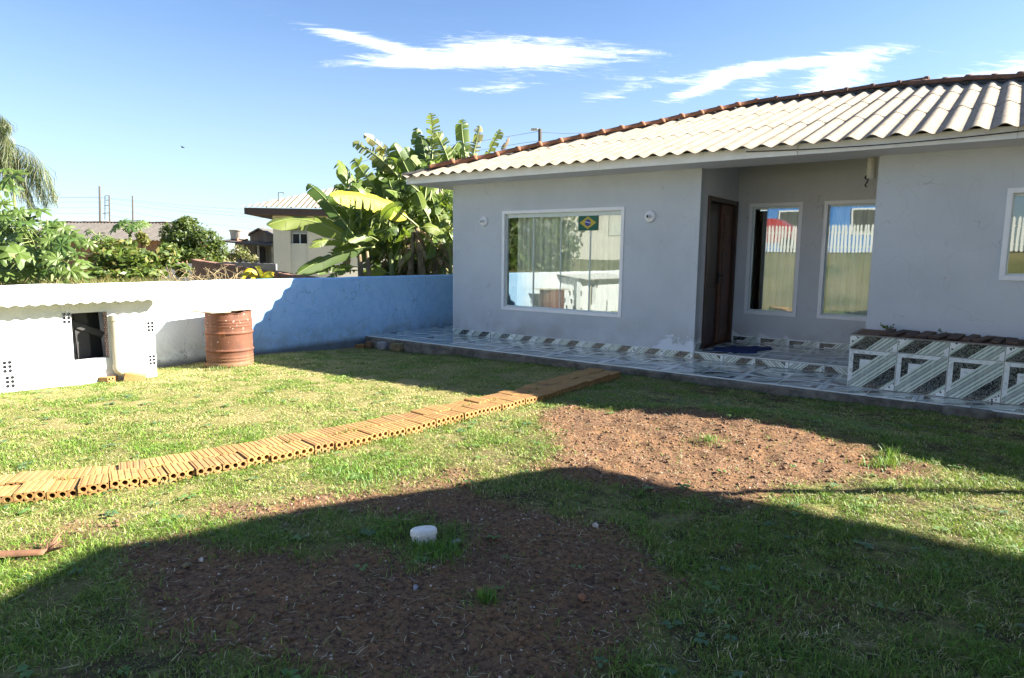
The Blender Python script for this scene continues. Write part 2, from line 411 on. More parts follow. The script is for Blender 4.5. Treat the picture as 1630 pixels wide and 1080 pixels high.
c = mixc(nt, noise(nt, v, 24, 5, .62).sm(.65, .69)*(noise(nt, v, 3, 2).sm(.40, .55)), c, (.68, .62, .52))
c = mixc(nt, noise(nt, mapv(nt, v, (5, 5, 1.2)), 1.3, 6, .7).sm(.48, .68)*.65, c, (.075, .035, .024))
c = mixc(nt, z.sm(-.12, .08).inv()*.5, c, (.20, .13, .06))
put(nt, b.inputs['Base Color'], c); b.inputs['Roughness'].default_value = .75; b.inputs['Metallic'].default_value = .1
bump(nt, b, noise(nt, v, 30, 5), .3, .006); M['rust'] = m
# limewashed boundary wall: white towards the shed, blue towards the house
m, nt, b = newmat('limewashed_wall'); v = coord(nt); x, y, z = sep(nt, v)
big = noise(nt, v, 1.6, 6, .65); sc = noise(nt, v, 7, 7, .7, .4)
f = (y+(big-.5)*1.4).sm(-4.5, -3.1)
c = mixc(nt, f, (.72, .75, .78), mixc(nt, sc.sm(.35, .7), (.42, .66, .93), (.33, .57, .88)))
c = mixc(nt, sc.sm(.62, .76)*.45, c, (.62, .68, .74))
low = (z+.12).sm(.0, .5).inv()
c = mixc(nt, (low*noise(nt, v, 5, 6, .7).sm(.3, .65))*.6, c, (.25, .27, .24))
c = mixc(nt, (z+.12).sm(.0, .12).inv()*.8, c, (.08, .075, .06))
cr = (noise(nt, mapv(nt, v, (1, 1.3, .8)), 1.7, 3, .5, .3)-.5).ab().lt(.0022)
c = mixc(nt, cr*.6, c, (.10, .13, .18))
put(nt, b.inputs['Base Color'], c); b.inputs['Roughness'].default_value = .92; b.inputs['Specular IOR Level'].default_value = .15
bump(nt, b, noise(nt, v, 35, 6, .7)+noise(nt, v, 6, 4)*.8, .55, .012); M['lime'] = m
m, nt, b = newmat('whitewashed_block'); v = coord(nt)
c = mixc(nt, noise(nt, v, 6, 5).sm(.35, .75), (.76, .78, .79), (.66, .69, .72))
c = mixc(nt, noise(nt, v, 26, 5, .6).sm(.70, .74)*.6, c, (.16, .16, .16))
x, y, z = sep(nt, v)
c = mixc(nt, (z+.10).sm(-.02, .12).inv()*noise(nt, v, 9, 5).sm(.35, .6)*.6, c, (.40, .34, .24))
put(nt, b.inputs['Base Color'], c); b.inputs['Roughness'].default_value = .95
bump(nt, b, noise(nt, v, 28, 6, .7), .8, .018); M['white'] = m
# ground
m, nt, b = newmat('lawn_and_soil'); v = coord(nt); so_ = attr(nt, 'soil')
n1_ = noise(nt, v, 3, 6, .65); n2_ = noise(nt, v, 38, 5, .7); n3_ = noise(nt, v, 130, 3, .6)
th = mixc(nt, n1_.sm(.35, .65), (.23, .22, .075), (.35, .29, .135)); th = mixc(nt, n2_.sm(.4, .7)*.6, th, (.11, .11, .04))
sd = mixc(nt, n1_.sm(.35, .65), (.27, .15, .075), (.22, .13, .075)); sd = mixc(nt, n2_.sm(.42, .66), sd, (.085, .05, .034)); sd = mixc(nt, noise(nt, v, 75, 4, .7).sm(.55, .68)*.7, sd, (.05, .032, .024))
sd = mixc(nt, n3_.sm(.65, .70)*.6, sd, (.48, .39, .29))
gxx, gyy, gzz = sep(nt, v); farm = gyy.sm(-10.2, -9.2).inv()
dk = gxx.sm(2.8, 4.6)*noise(nt, v, 6, 5, .65).sm(.34, .58)  # dark soil between blades, plus shade of the gaps put into the colour
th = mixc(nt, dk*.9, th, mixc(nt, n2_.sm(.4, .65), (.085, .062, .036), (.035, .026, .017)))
th = mixc(nt, farm, th, mixc(nt, noise(nt, v, .5, 5, .65).sm(.35, .7), (.24, .215, .11), (.12, .135, .055)))  # rise behind the camera: dry grass, darker patches stand for bands of shade
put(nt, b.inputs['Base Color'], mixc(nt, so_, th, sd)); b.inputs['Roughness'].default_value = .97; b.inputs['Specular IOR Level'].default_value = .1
bump(nt, b, n2_+n3_*.5, .9, .025); M['ground'] = m
M['blade'] = leafmat('grass_blade', None, None, .25, .6, True)
M['leafcol'] = leafmat('tree_leaf', None, None, .3, .5, True)
M['bark'] = simple('bark', (.16, .12, .085), (.08, .06, .045), 12, .95, .8, 30, .02)
M['clod'] = simple('earth_clod', (.25, .14, .075), (.12, .07, .045), 30, .98, .6, 80, .006)
M['pebble'] = simple('pale_pebble', (.62, .54, .46), (.36, .30, .25), 40, .9, .3)
M['straw'] = simple('dry_straw', (.30, .24, .13), (.2, .15, .08), 30, .9, 0)
M['banana'] = leafmat('banana_leaf', (.045, .088, .016), (.095, .15, .025), .38, .5)
M['bananay'] = leafmat('yellow_banana_leaf', (.58, .42, .015), (.36, .34, .03), .22, .55, scale=2.2)
M['bananal'] = leafmat('light_banana_leaf', (.09, .145, .022), (.16, .20, .035), .38, .5)
M['bananad'] = leafmat('dry_banana_leaf', (.30, .22, .13), (.17, .12, .07), .2, .8)
M['bananar'] = leafmat('faded_banana_leaf', (.17, .19, .06), (.30, .26, .12), .35, .5)
M['midrib'] = simple('banana_midrib', (.26, .30, .10), (.2, .25, .08), 5, .5, 0)
M['stem'] = simple('banana_stem', (.24, .19, .11), (.12, .085, .05), 7, .8, .5, 20, .02)
M['stemg'] = simple('green_stem', (.20, .24, .08), (.13, .17, .06), 7, .6, .2)
M['castor'] = leafmat('castor_leaf', (.05, .10, .02), (.095, .145, .028), .26, .5)
M['cream'] = simple('cream_plaster', (.62, .59, .52), (.56, .54, .48), 1.5, .85, .2)
M['creamb'] = simple('pale_plaster', (.58, .58, .52), (.5, .51, .47), 1.5, .85, .2)
M['brown'] = simple('brown_fascia', (.08, .055, .05), (.06, .045, .04), 3, .7, 0)
M['greywall'] = simple('sooty_plaster', (.20, .20, .215), (.10, .10, .115), 2.5, .95, .5, 20, .02)
M['bwall'] = simple('bare_brick_wall', (.30, .16, .10), (.17, .10, .075), 5, .95, .6, 25, .02)
M['tank'] = simple('asbestos_tank', (.45, .42, .37), (.32, .29, .25), 4, .9, .2)
M['pole'] = simple('pole_concrete', (.10, .088, .08), None, 4, .9, 0)
M['blueh'] = simple('blue_house_paint', (.05, .20, .55), (.045, .18, .5), 2, .7, 0)
M['picket'] = simple('white_picket', (.76, .76, .74), (.68, .68, .66), 4, .6, 0)
M['red'] = simple('red_car_paint', (.38, .02, .025), (.35, .02, .02), 2, .25, 0)
M['rubber'] = simple('tyre_rubber', (.02, .02, .02), None, 5, .85, 0)
M['plantile'] = simple('brown_clay_slab', (.115, .068, .048), (.065, .042, .033), 9, .85, .5, 40, rnd=.4)
M['stone'] = simple('field_stone', (.33, .32, .34), (.22, .21, .22), 10, .95, .7, 30, .02)
M['ystone'] = simple('yellow_stone', (.26, .21, .10), (.12, .09, .05), 10, .95, .7, 30, .02)
M['bird'] = simple('bird_feather', (.03, .03, .035), None, 5, .8, 0)
for nm, cc in (('fg', (.035, .13, .085)), ('fy', (.52, .40, .06)), ('fb', (.05, .07, .26)), ('fw', (.8, .8, .8))): M[nm] = simple('flag_'+nm, cc, cc, 5, .8, 0)

# ------------------------------------------------------------------ terrain
def axis(segs):
    out = []
    for a, b_, n in segs: out += list(np.linspace(a, b_, n, endpoint=False))
    return np.array(out+[segs[-1][1]])
xs = axis([(-600, -60, 10), (-60, -12, 16), (-12, -2.6, 18), (-2.6, 9.2, 440), (9.2, 20, 14), (20, 600, 12)])
ys = axis([(-600, -60, 10), (-60, -18, 16), (-18, -9.4, 24), (-9.4, -1.0, 320), (-1.0, 12, 14), (12, 60, 12), (60, 900, 12)])
Xg, Yg = np.meshgrid(xs, ys); Zg = hb(Xg, Yg)
yard = (Xg > -1.95) & (Xg < 9.2) & (Yg < -1.0) & (Yg > -9.4)
So = np.where(yard, sum(soil(Xg+a_, Yg+b_) for a_, b_ in ((0, 0), (.05, .02), (-.03, .05), (-.04, -.05), (.06, -.04)))/5, 0)
Zg = Zg+So*(fbm(Xg*9, Yg*9, 4)-.5)*.05+np.where(yard, (1-So)*(fbm(Xg*6+9, Yg*6, 3)-.5)*.025, 0)
nx, ny = len(xs), len(ys)
me = bpy.data.meshes.new('ground'); me.vertices.add(nx*ny); me.vertices.foreach_set('co', np.stack([Xg, Yg, Zg], -1).reshape(-1).astype(np.float32))
ii = np.arange(nx*ny).reshape(ny, nx); q = np.stack([ii[:-1, :-1], ii[:-1, 1:], ii[1:, 1:], ii[1:, :-1]], -1).reshape(-1, 4)
me.loops.add(q.size); me.polygons.add(len(q)); me.loops.foreach_set('vertex_index', q.reshape(-1)); me.polygons.foreach_set('loop_start', np.arange(0, q.size, 4))
me.polygons.foreach_set('use_smooth', np.ones(len(q), bool)); me.update(calc_edges=True)
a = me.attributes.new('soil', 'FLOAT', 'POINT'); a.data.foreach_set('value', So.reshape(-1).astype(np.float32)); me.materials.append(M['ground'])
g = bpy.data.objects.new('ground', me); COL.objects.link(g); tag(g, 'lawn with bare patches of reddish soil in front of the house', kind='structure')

def stuffmesh(name, V, nper, faces, mat, cols=None, smooth=False):
    """V: (N, nper, 3) points, faces: index tuples of one piece"""
    N = len(V); me = bpy.data.meshes.new(name); me.vertices.add(N*nper); me.vertices.foreach_set('co', V.reshape(-1).astype(np.float32))
    fl = np.array([k for f in faces for k in f]); base = (np.arange(N)*nper)[:, None]
    li = (base+fl[None]).reshape(-1); tot = np.tile([len(f) for f in faces], N)
    me.loops.add(len(li)); me.polygons.add(len(tot)); me.loops.foreach_set('vertex_index', li)
    me.polygons.foreach_set('loop_start', np.concatenate([[0], np.cumsum(tot)[:-1]])); me.update(calc_edges=True)
    if smooth: me.polygons.foreach_set('use_smooth', np.ones(len(tot), bool))
    if cols is not None:
        a = me.attributes.new('col', 'FLOAT_COLOR', 'POINT'); c = np.concatenate([cols, np.ones((N, 1))], 1)
        a.data.foreach_set('color', np.repeat(c, nper, 0).reshape(-1).astype(np.float32))
    me.materials.append(mat); o = bpy.data.objects.new(name, me); COL.objects.link(o); return o

# ================================================================== the grey house
house = thing('house', 'grey single storey house with pale corrugated roof, tiled porch and white framed windows', 'house', (4.5, 0, 0))
HW = dict(c0=-.848, c1=3.59, c2=5.693, R=1.567, ceil=2.591)
def wallp(mb, o, ux, n, L, z0, z1, holes, t):
    """wall panel: o = start of its face, ux along it, n the way it faces; holes = (a0,a1,z0,z1); t thick"""
    o, ux, n = Vector(o), Vector(ux), Vector(n)
    A = sorted({0, L, *[h[0] for h in holes], *[h[1] for h in holes]}); Z = sorted({z0, z1, *[h[2] for h in holes], *[h[3] for h in holes]})
    A = [a for a in A if 0 <= a <= L]; Z = [z for z in Z if z0 <= z <= z1]
    pt = lambda a, z, d: o+ux*a+Vector((0, 0, z))-n*d
    hol = lambda a, z: any(h[0] < a < h[1] and h[2] < z < h[3] for h in holes)
    flip = ux.cross(Vector((0, 0, 1))).dot(n) < 0
    def q(a, b, c, d): mb.quad(*((a, b, c, d) if not flip else (d, c, b, a)))
    for i in range(len(A)-1):
        for j in range(len(Z)-1):
            a0, a1, b0, b1 = A[i], A[i+1], Z[j], Z[j+1]
            if hol((a0+a1)/2, (b0+b1)/2): continue
            q(pt(a0, b0, 0), pt(a1, b0, 0), pt(a1, b1, 0), pt(a0, b1, 0))
            q(pt(a1, b0, t), pt(a0, b0, t), pt(a0, b1, t), pt(a1, b1, t))
    for h in holes+[(0, L, z0, z1)]:
        a0, a1, b0, b1 = h; out = h == (0, L, z0, z1)
        for e in ((pt(a0, b0, 0), pt(a0, b1, 0), pt(a0, b1, t), pt(a0, b0, t)), (pt(a1, b1, 0), pt(a1, b0, 0), pt(a1, b0, t), pt(a1, b1, t)),
                  (pt(a0, b1, 0), pt(a1, b1, 0), pt(a1, b1, t), pt(a0, b1, t)), (pt(a1, b0, 0), pt(a0, b0, 0), pt(a0, b0, t), pt(a1, b0, t))):
            e = e if not out else e[::-1]; q(*e)
WIN = dict(main=(.236, 2.465, .5, 2.122, 0), v=(3.774, 4.541, .541, 2.221, HW['R']), u=(4.827, 5.60, .541, 2.221, HW['R']), r=(6.918, 8.55, 1.196, 2.163, 0))
ins = .035
hole = lambda k, o: (WIN[k][0]+ins-o, WIN[k][1]-ins-o, WIN[k][2]+ins, WIN[k][3]-ins)
w = MB(); wallp(w, (HW['c0'], 0, 0), (1, 0, 0), (0, -1, 0), HW['c1']-HW['c0'], -.2, 2.60, [hole('main', HW['c0'])], .15)
w.build('wall', M['wall'], house)
w = MB(); wallp(w, (HW['c2'], 0, 0), (1, 0, 0), (0, -1, 0), 9.7-HW['c2'], -.2, 2.60, [hole('r', HW['c2'])], .15); w.build('wall', M['wall'], house)
w = MB(); wallp(w, (HW['c1'], HW['R'], 0), (1, 0, 0), (0, -1, 0), HW['c2']-HW['c1'], -.2, 2.86, [hole('v', HW['c1']), hole('u', HW['c1'])], .15); w.build('wall', M['recess'], house)
w = MB(); wallp(w, (HW['c1'], .001, 0), (0, 1, 0), (1, 0, 0), HW['R']-.001, -.2, 2.86, [(.33, 1.50, .1, 2.22)], .14); w.build('wall', M['recess'], house)
w = MB(); w.box(HW['c2'], HW['c2']+.14, .15, HW['R'], -.2, 2.86); w.build('wall', M['recess'], house)
w = MB(); w.box(HW['c0'], HW['c0']+.15, .15, 9, -.3, 2.6); w.box(9.55, 9.7, .15, 9, -.3, 2.6); w.box(HW['c0']+.15, 9.55, 8.85, 9, -.3, 2.6); w.build('wall', M['wall'], house)
w = MB(); w.box(HW['c0']+.16, 9.54, .16, 8.84, 2.87, 2.93); w.build('ceiling', M['room'], house)
w = MB()      # room partitions seen dimly through the panes
w.box(HW['c0']+.16, HW['c1']-.15, 3.2, 3.3, -.2, 2.86); w.box(HW['c1']-.15, HW['c2']+.14, 4.0, 4.1, -.2, 2.86); w.box(HW['c2']+.15, 9.5, 3.2, 3.3, -.2, 2.86)
w.box(HW['c0']+.16, 9.5, .16, 4.0, -.22, -.2)
w.build('partition', M['room'], house)
# soffit, fascia
w = MB(); w.box(-1.376, 12.25, -.545, .14, HW['ceil'], 2.66); w.box(-1.376, -.85, .14, 9.4, HW['ceil'], 2.66); w.build('soffit', M['soffit'], house, bevel=.004)
xj = [-1.376, 2.35, 4.93, 6.95, 12.25]
for a_, b_ in zip(xj[:-1], xj[1:]):
    w = MB(); w.box(a_+.002, b_-.002, -.575, -.547, HW['ceil']-.004, 2.712); w.build('fascia_board', M['trim'], house, bevel=.003)
w = MB(); w.box(-1.404, -1.378, -.575, 9.4, HW['ceil']-.004, 2.70); w.build('fascia_board', M['trim'], house, bevel=.003)
# corrugated sheets
PER, AMP, SL, Z0, Y0 = .228, .0235, .31, 2.70, -.70
LH = ((-1.4, -.7), (2.9, 4.4)); RH = ((12.3, -.7), (5.4, 4.4)); ZR = Z0+SL*5.1
def sheet(o, ux, us, w, l, lift, clips, per=PER, amp=AMP, seg=10, thick=.006, phase=0.0):
    o, ux, us = Vector(o), Vector(ux), Vector(us); n = ux.cross(us).normalized()
    bm = bmesh.new(); k = max(2, int(round(w/per*seg))); rows = []
    for j in range(3):
        t = j/2; rows.append([bm.verts.new(o+ux*(w*i/k)+us*(l*t)+n*(amp*math.cos(2*math.pi*((w*i/k)+phase)/per)+lift*(1-t))) for i in range(k+1)])
    for j in range(2):
        for i in range(k): bm.faces.new((rows[j][i], rows[j][i+1], rows[j+1][i+1], rows[j+1][i]))
    for co, no in clips:
        bmesh.ops.bisect_plane(bm, geom=bm.verts[:]+bm.edges[:]+bm.faces[:], plane_co=co, plane_no=no, clear_outer=True)
    if not bm.faces: bm.free(); return None
    me = bpy.data.meshes.new('roof_sheet'); bm.to_mesh(me); bm.free()
    me.polygons.foreach_set('use_smooth', [True]*len(me.polygons))
    ob = bpy.data.objects.new('roof_sheet', me); COL.objects.link(ob)
    sd_ = ob.modifiers.new('solid', 'SOLIDIFY'); sd_.thickness = thick; sd_.offset = -1
    es_ = ob.modifiers.new('crisp', 'EDGE_SPLIT'); es_.split_angle = R(50)
    return ob
def hipn(h, sgn): d = Vector((h[1][0]-h[0][0], h[1][1]-h[0][1], 0)).normalized(); return Vector((-d.y, d.x, 0))*sgn
clipF = [(Vector((*LH[0], 0)), hipn(LH, 1)), (Vector((*RH[0], 0)), hipn(RH, -1)), (Vector((0, 4.38, 0)), Vector((0, 1, 0)))]
us = Vector((0, 1, SL)).normalized(); SW = PER*4; rowl = [1.86, 1.80, 1.80]
s0 = 0
for r, l in enumerate(rowl):
    for c in range(16):
        x0 = -1.4-.06+c*SW; wd = SW+PER*.25
        jit = random.uniform(-.006, .006)
        p0 = Vector((x0, Y0, Z0+.002*(c % 2)))+us*(s0-(.10 if r else 0)+jit)
        ob = sheet(p0, (1, 0, 0), us, wd, l+(.10 if r else 0), (.007 if r else .0), clipF, phase=x0)
        if ob: ob.data.materials.append(M['roof']); attach(ob, house)
    s0 += l
usl = Vector((1, 0, (ZR-Z0)/4.3)).normalized()
clipL = [(Vector((*LH[0], 0)), hipn(LH, -1)), (Vector((-1.4, 9.5, 0)), Vector((5.1, 4.3, 0)).normalized())]
for c in range(11):
    ob = sheet((-1.4, 9.5-c*SW, Z0), (0, -1, 0), usl, SW+.05, 4.7, 0, clipL, seg=6)
    if ob: ob.data.materials.append(M['roof']); attach(ob, house)
w = MB(); w.add([(12.3, -.7, Z0-.03), (12.3, 9.5, Z0-.03), (5.4, 4.4, ZR-.03)], [(0, 1, 2)]); w.add([(12.3, 9.5, Z0-.03), (-1.4, 9.5, Z0-.03), (2.9, 4.4, ZR-.03), (5.4, 4.4, ZR-.03)], [(0, 1, 2, 3)])
w.build('roof_slope', M['roof'], house, solid=.01)
def ridge_mesh(mat):
    mb = MB(); n = 10; prof = [(-.02, .078), (.0, .082), (.36, .094), (.365, .112), (.41, .115), (.42, .10)]
    vs = []
    for t, r in prof:
        r *= .57
        for k in range(n+1):
            a = math.pi*(-.08+1.16*k/n); vs.append((r*math.cos(a), t, r*math.sin(a)-.035))
    fs = [(i*(n+1)+k, i*(n+1)+k+1, (i+1)*(n+1)+k+1, (i+1)*(n+1)+k) for i in range(len(prof)-1) for k in range(n)]
    mb.add(vs, fs); o = mb.build('ridge_tile', mat, None, smooth=True, solid=.012); return o
protoR = {k: ridge_mesh(M[k]) for k in ('ridge', 'ridgeold')}; used = {k: False for k in protoR}
def ridge_run(p, q, kind, flip=False):
    p, q = Vector(p), Vector(q); d = (q-p); L = d.length; d.normalize(); n = int(L/.40)
    for i in range(n+1):
        k = kind(i/n) if callable(kind) else kind
        o = protoR[k]
        if used[k]: o = copy_obj(o)
        used[k] = True
        y = -d if flip else d
        x = y.cross(Vector((0, 0, 1))).normalized(); z = x.cross(y)
        mtx = Matrix((x, y, z)).transposed().to_4x4(); pos = p+d*(i*.40+(.2 if flip else 0)); mtx.translation = pos+z*(.055+random.uniform(-.006, .006))
        mtx = mtx @ Matrix.Rotation(random.uniform(-.05, .05), 4, 'Z') @ Matrix.Rotation(random.uniform(-.03, .03), 4, 'X')
        o.parent = None; o.matrix_basis = mtx; attach_keep(o, house)
def attach_keep(o, p): o.parent = p; o.matrix_parent_inverse = base_matrix(p).inverted()
pq = Vector((*LH[0], Z0+.02)).lerp(Vector((*LH[1], ZR+.03)), .075); ridge_run(pq, (*LH[1], ZR+.03), 'ridge')
ridge_run((2.9, 4.4, ZR+.03), (5.4, 4.4, ZR+.03), 'ridgeold')
ridge_run((*RH[0], Z0+.03), (*RH[1], ZR+.03), 'ridgeold')
w = MB()
for p, q in (((*LH[0], Z0), (*LH[1], ZR)), ((2.9, 4.4, ZR), (5.4, 4.4, ZR)), ((*RH[0], Z0), (*RH[1], ZR))):
    p, q = Vector(p), Vector(q); n = 60; w.tube([p.lerp(q, i/n)+Vector((random.uniform(-.02, .02), random.uniform(-.02, .02), .015+random.uniform(-.015, .012))) for i in range(n+1)], .045, 6)
w.build('ridge_mortar', M['mortar'], house)
# windows
def window(k, panes):
    x0, x1, z0, z1, y = WIN[k]; cw = .052
    mb = MB(); yo, yi = y-.016, y+.11
    mb.box(x0, x1, yo, yi, z1-cw, z1); mb.box(x0, x1, yo, yi, z0, z0+cw); mb.box(x0, x0+cw, yo+.001, yi, z0+cw, z1-cw); mb.box(x1-cw, x1, yo+.001, yi, z0+cw, z1-cw)
    win = mb.build('window', M['frame'], house, bevel=.003)
    X0, X1, Z0_, Z1_ = x0+cw, x1-cw, z0+cw, z1-cw
    t = MB(); t.box(X0, X1, y+.045, y+.085, Z1_-(.062 if k == 'main' else .03), Z1_); t.box(X0, X1, y+.045, y+.085, Z0_, Z0_+.022); t.box(X0, X0+.02, y+.047, y+.085, Z0_+.022, Z1_-.03); t.box(X1-.02, X1, y+.047, y+.085, Z0_+.022, Z1_-.03)
    t.build('track', M['track'], win, bevel=.002)
    xs_ = [X0+.02+(X1-X0-.04)*i/panes for i in range(panes+1)]
    for i in range(panes):
        off = .058+.008*(i % 2); a0, a1 = xs_[i], xs_[i+1]
        p = MB(); tl = random.uniform(-.0012, .0012)
        p.add([(a0, y+off+tl, Z0_+.01), (a1, y+off-tl, Z0_+.01), (a1, y+off-tl, Z1_-.02), (a0, y+off+tl, Z1_-.02)], [(0, 1, 2, 3)])
        p.build('pane', M['glass'], win)
        if i:
            e = MB(); e.box(a0-.006, a0+.006, y+.05, y+.066, Z0_+.02, Z1_-.03); e.build('pane_edge', M['track'], win)
    return win
for k, n in (('main', 4), ('v', 1), ('u', 1), ('r', 2)): window(k, n)
def curtain(k, xa, xb, label, y_off=.17):
    x0, x1, z0, z1, y = WIN[k]; y += y_off; n = int((xb-xa)/.012); mb = MB(); vs = []
    for z in (z1+.12, z0-.25):
        for i in range(n+1):
            x = xa+(xb-xa)*i/n; s = 1 if z > z0 else 1.25
            vs.append((x, y+s*(.028*math.sin(x*52+1.3*math.sin(x*9))+.012*math.sin(x*131+2)), z))
    mb.add(vs, [(i, i+1, n+2+i, n+1+i) for i in range(n)])
    o = mb.build('curtain', M['curtain'], None, smooth=True); tag(o, label, 'curtain', 'curtains hanging inside the windows'); return o
curtain('main', .43, 2.75, 'wide pale curtain drawn behind the four pane front window')
curtain('v', 4.0, 4.75, 'narrow pale curtain drawn partly behind the porch window beside the wooden door')
curtain('u', 4.76, 5.66, 'pale curtain behind the porch window nearest the tiled planter')
curtain('r', 7.15, 8.7, 'pale curtain behind the window above the tiled planter at the right edge')
# flag set on the outer side of the pane, in place of a mirrored one
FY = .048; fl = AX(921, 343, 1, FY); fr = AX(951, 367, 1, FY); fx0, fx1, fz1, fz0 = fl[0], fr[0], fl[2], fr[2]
flag = thing('flag', 'small green flag with yellow diamond and blue disc on the front window pane, standing in for a reflection', 'flag', ((fx0+fx1)/2, FY, fz0))
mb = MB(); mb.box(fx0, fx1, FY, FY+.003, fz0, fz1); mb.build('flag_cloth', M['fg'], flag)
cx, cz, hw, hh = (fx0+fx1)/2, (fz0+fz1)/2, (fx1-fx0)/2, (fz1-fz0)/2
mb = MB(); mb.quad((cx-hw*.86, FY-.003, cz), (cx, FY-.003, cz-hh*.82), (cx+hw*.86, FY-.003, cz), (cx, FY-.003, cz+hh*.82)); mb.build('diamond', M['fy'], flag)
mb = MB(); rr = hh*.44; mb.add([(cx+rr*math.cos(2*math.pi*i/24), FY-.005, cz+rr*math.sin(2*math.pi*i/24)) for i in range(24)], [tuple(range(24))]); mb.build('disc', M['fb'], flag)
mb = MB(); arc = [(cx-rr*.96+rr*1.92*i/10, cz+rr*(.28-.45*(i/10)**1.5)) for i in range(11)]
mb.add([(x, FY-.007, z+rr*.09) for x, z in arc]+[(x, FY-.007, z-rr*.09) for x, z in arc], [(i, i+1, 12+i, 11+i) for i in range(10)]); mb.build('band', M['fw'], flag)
# door in the side wall of the recess
D = MB(); X = HW['c1']
for (y0, y1, z0, z1) in ((.28, .34, .1, 2.254), (1.49, 1.55, .1, 2.254), (.34, 1.49, 2.19, 2.254)): D.box(X-.13, X+.022, y0, y1, z0, z1)
door = D.build('door', M['door'], house, bevel=.004)
lf = MB(); lf.box(X-.11, X-.07, .345, 1.00, .115, 2.185)
for z0, z1 in ((.25, .95), (1.05, 2.05)): lf.box(X-.07, X-.055, .43, .92, z0, z1)
lf.build('door_leaf', M['door'], door, bevel=.006)
lf = MB(); lf.box(X-.075, X-.035, 1.005, 1.485, .115, 2.185); lf.box(X-.035, X-.022, 1.08, 1.41, .25, 2.05)
o = lf.build('door_leaf', simple('lighter_door_wood', (.15, .06, .032), (.085, .035, .02), 8, .4, .2, 30), door, bevel=.006)  # narrow leaf in a lighter brown than the wide one
h = MB(); h.box(X-.05, X-.03, .955, .995, 1.02, 1.2); h.tube([(X-.04, .975, 1.14), (X+.02, .975, 1.14), (X+.02, .87, 1.14)], .011, 8); h.build('handle', M['cable'], door)
th_ = MB(); th_.box(X-.13, X+.03, .28, 1.55, .085, .113); th_.build('threshold', M['door'], door)
# wall lamp holders without bulbs
def lamp(x, z, tilt):
    b_ = MB(); b_.lathe([(0, 0), (.078, 0), (.085, .008), (.080, .022), (.055, .034), (0, .036)], 28, (x, -.001, z), axis=(0, -1, 0)); lo = b_.build('lamp_base', M['frame'], house, smooth=True)
    s_ = MB(); ax = Vector((-.25, -1, -.1+tilt)).normalized(); s_.lathe([(.03, 0), (.031, .045), (.026, .055), (.022, .05), (.02, .02)], 18, Vector((x, -.032, z)), axis=ax); s_.build('socket', M['frame'], lo, smooth=True)
    s_ = MB(); s_.lathe([(.021, 0), (.0, .002)], 14, Vector((x, -.032, z))+ax*.042, axis=ax); s_.build('socket_hole', M['cable'], lo)
lamp(-.145, 1.962, 0); lamp(2.87, 1.967, .1)
pp = MB(); pp.lathe([(.05, 0), (.05, .24), (0, .24)], 20, (5.60, .12, 2.36)); pp.lathe([(0, -.002), (.054, 0), (.054, .05), (.05, .052)], 20, (5.60, .12, 2.345)); pp.build('pipe_stub', M['pvc'], house, smooth=False)
c_ = MB(); c_.tube([(5.575, .10, 2.40), (5.545, .08, 2.36), (5.56, .07, 2.345), (5.585, .07, 2.34), (5.57, .07, 2.30), (5.555, .07, 2.27), (5.572, .07, 2.25)], .009, 6)
tag(c_.build('cable_end', M['cable']), 'short black cable end dangling from the pipe stub under the eave', 'cable')
c_ = MB(); pts = []
for i in range(25):
    t = i/24; x = 4.35+(7.6-4.35)*t; pts.append((x, -.60-.02*math.sin(t*3.14), 2.665+.015*t-.05*math.sin(math.pi*t)*(1 if t < .8 else 1)))
c_.tube(pts, .006, 6); tag(c_.build('cable', M['cable']), 'thin black cable sagging along the white fascia below the corrugated roof edge', 'cable')

# ------------------------------------------------------------------ porch
porch = thing('porch', 'low concrete porch slab paved with glossy grey and white printed tiles', 'porch', (4, -.6, -.2)); porch['kind'] = 'structure'
del porch['category']
w = MB(); nseg = 90; xa, xb = -1.80, 10.0
vs = []; 
for i in range(nseg+1):
    x = xa+(xb-xa)*i/nseg; j = lambda s: (float(fbm(np.array(x*5+s), np.array(s*1.7)))-.5)
    vs += [(x, -1.19+.03*j(1), -.012), (x, -1.205+.035*j(2), -.035), (x, -1.20+.06*j(3), -.10), (x, -1.20+.06*j(4), -.17), (x, -1.21+.05*j(5), -.35)]
w.add(vs, [(i*5+k+1, (i+1)*5+k+1, (i+1)*5+k, i*5+k) for i in range(nseg) for k in range(4)])
w.quad((xa, -1.19, -.012), (xb, -1.19, -.012), (xb, -.0, -.012), (xa, -.0, -.012)); w.box(xa, -.85, .0, 9, -.35, -.012); w.quad((xa, -1.19, -.012), (xa, 0, -.012), (xa, 0, -.35), (xa, -1.2, -.35))
w.box(HW['c1'], HW['c2'], .012, HW['R'], -.2, .09)
w.build('slab', M['concrete'], porch)
TS = .452
def tile_mesh(w_, h_, t_, u0=0, v0=0, u1=1, v1=1, g=.0025):
    mb = MB(); a, b_ = w_/2-g, h_/2-g; e = .004
    uvt = [(u0, v0), (u1, v0), (u1, v1), (u0, v1)]
    mb.add([(-a+e, -b_+e, t_), (a-e, -b_+e, t_), (a-e, b_-e, t_), (-a+e, b_-e, t_)], [(0, 1, 2, 3)], 0, [uvt])
    mb.add([(-a+e, -b_+e, t_), (a-e, -b_+e, t_), (a-e, b_-e, t_), (-a+e, b_-e, t_), (-a, -b_, t_-.003), (a, -b_, t_-.003), (a, b_, t_-.003), (-a, b_, t_-.003), (-a, -b_, 0), (a, -b_, 0), (a, b_, 0), (-a, b_, 0)],
           [(4, 5, 1, 0), (5, 6, 2, 1), (6, 7, 3, 2), (7, 4, 0, 3), (8, 9, 5, 4), (9, 10, 6, 5), (10, 11, 7, 6), (11, 8, 4, 7)], 0, [[(u0, v0)]*4]*8)
    return mb
_tm = {}
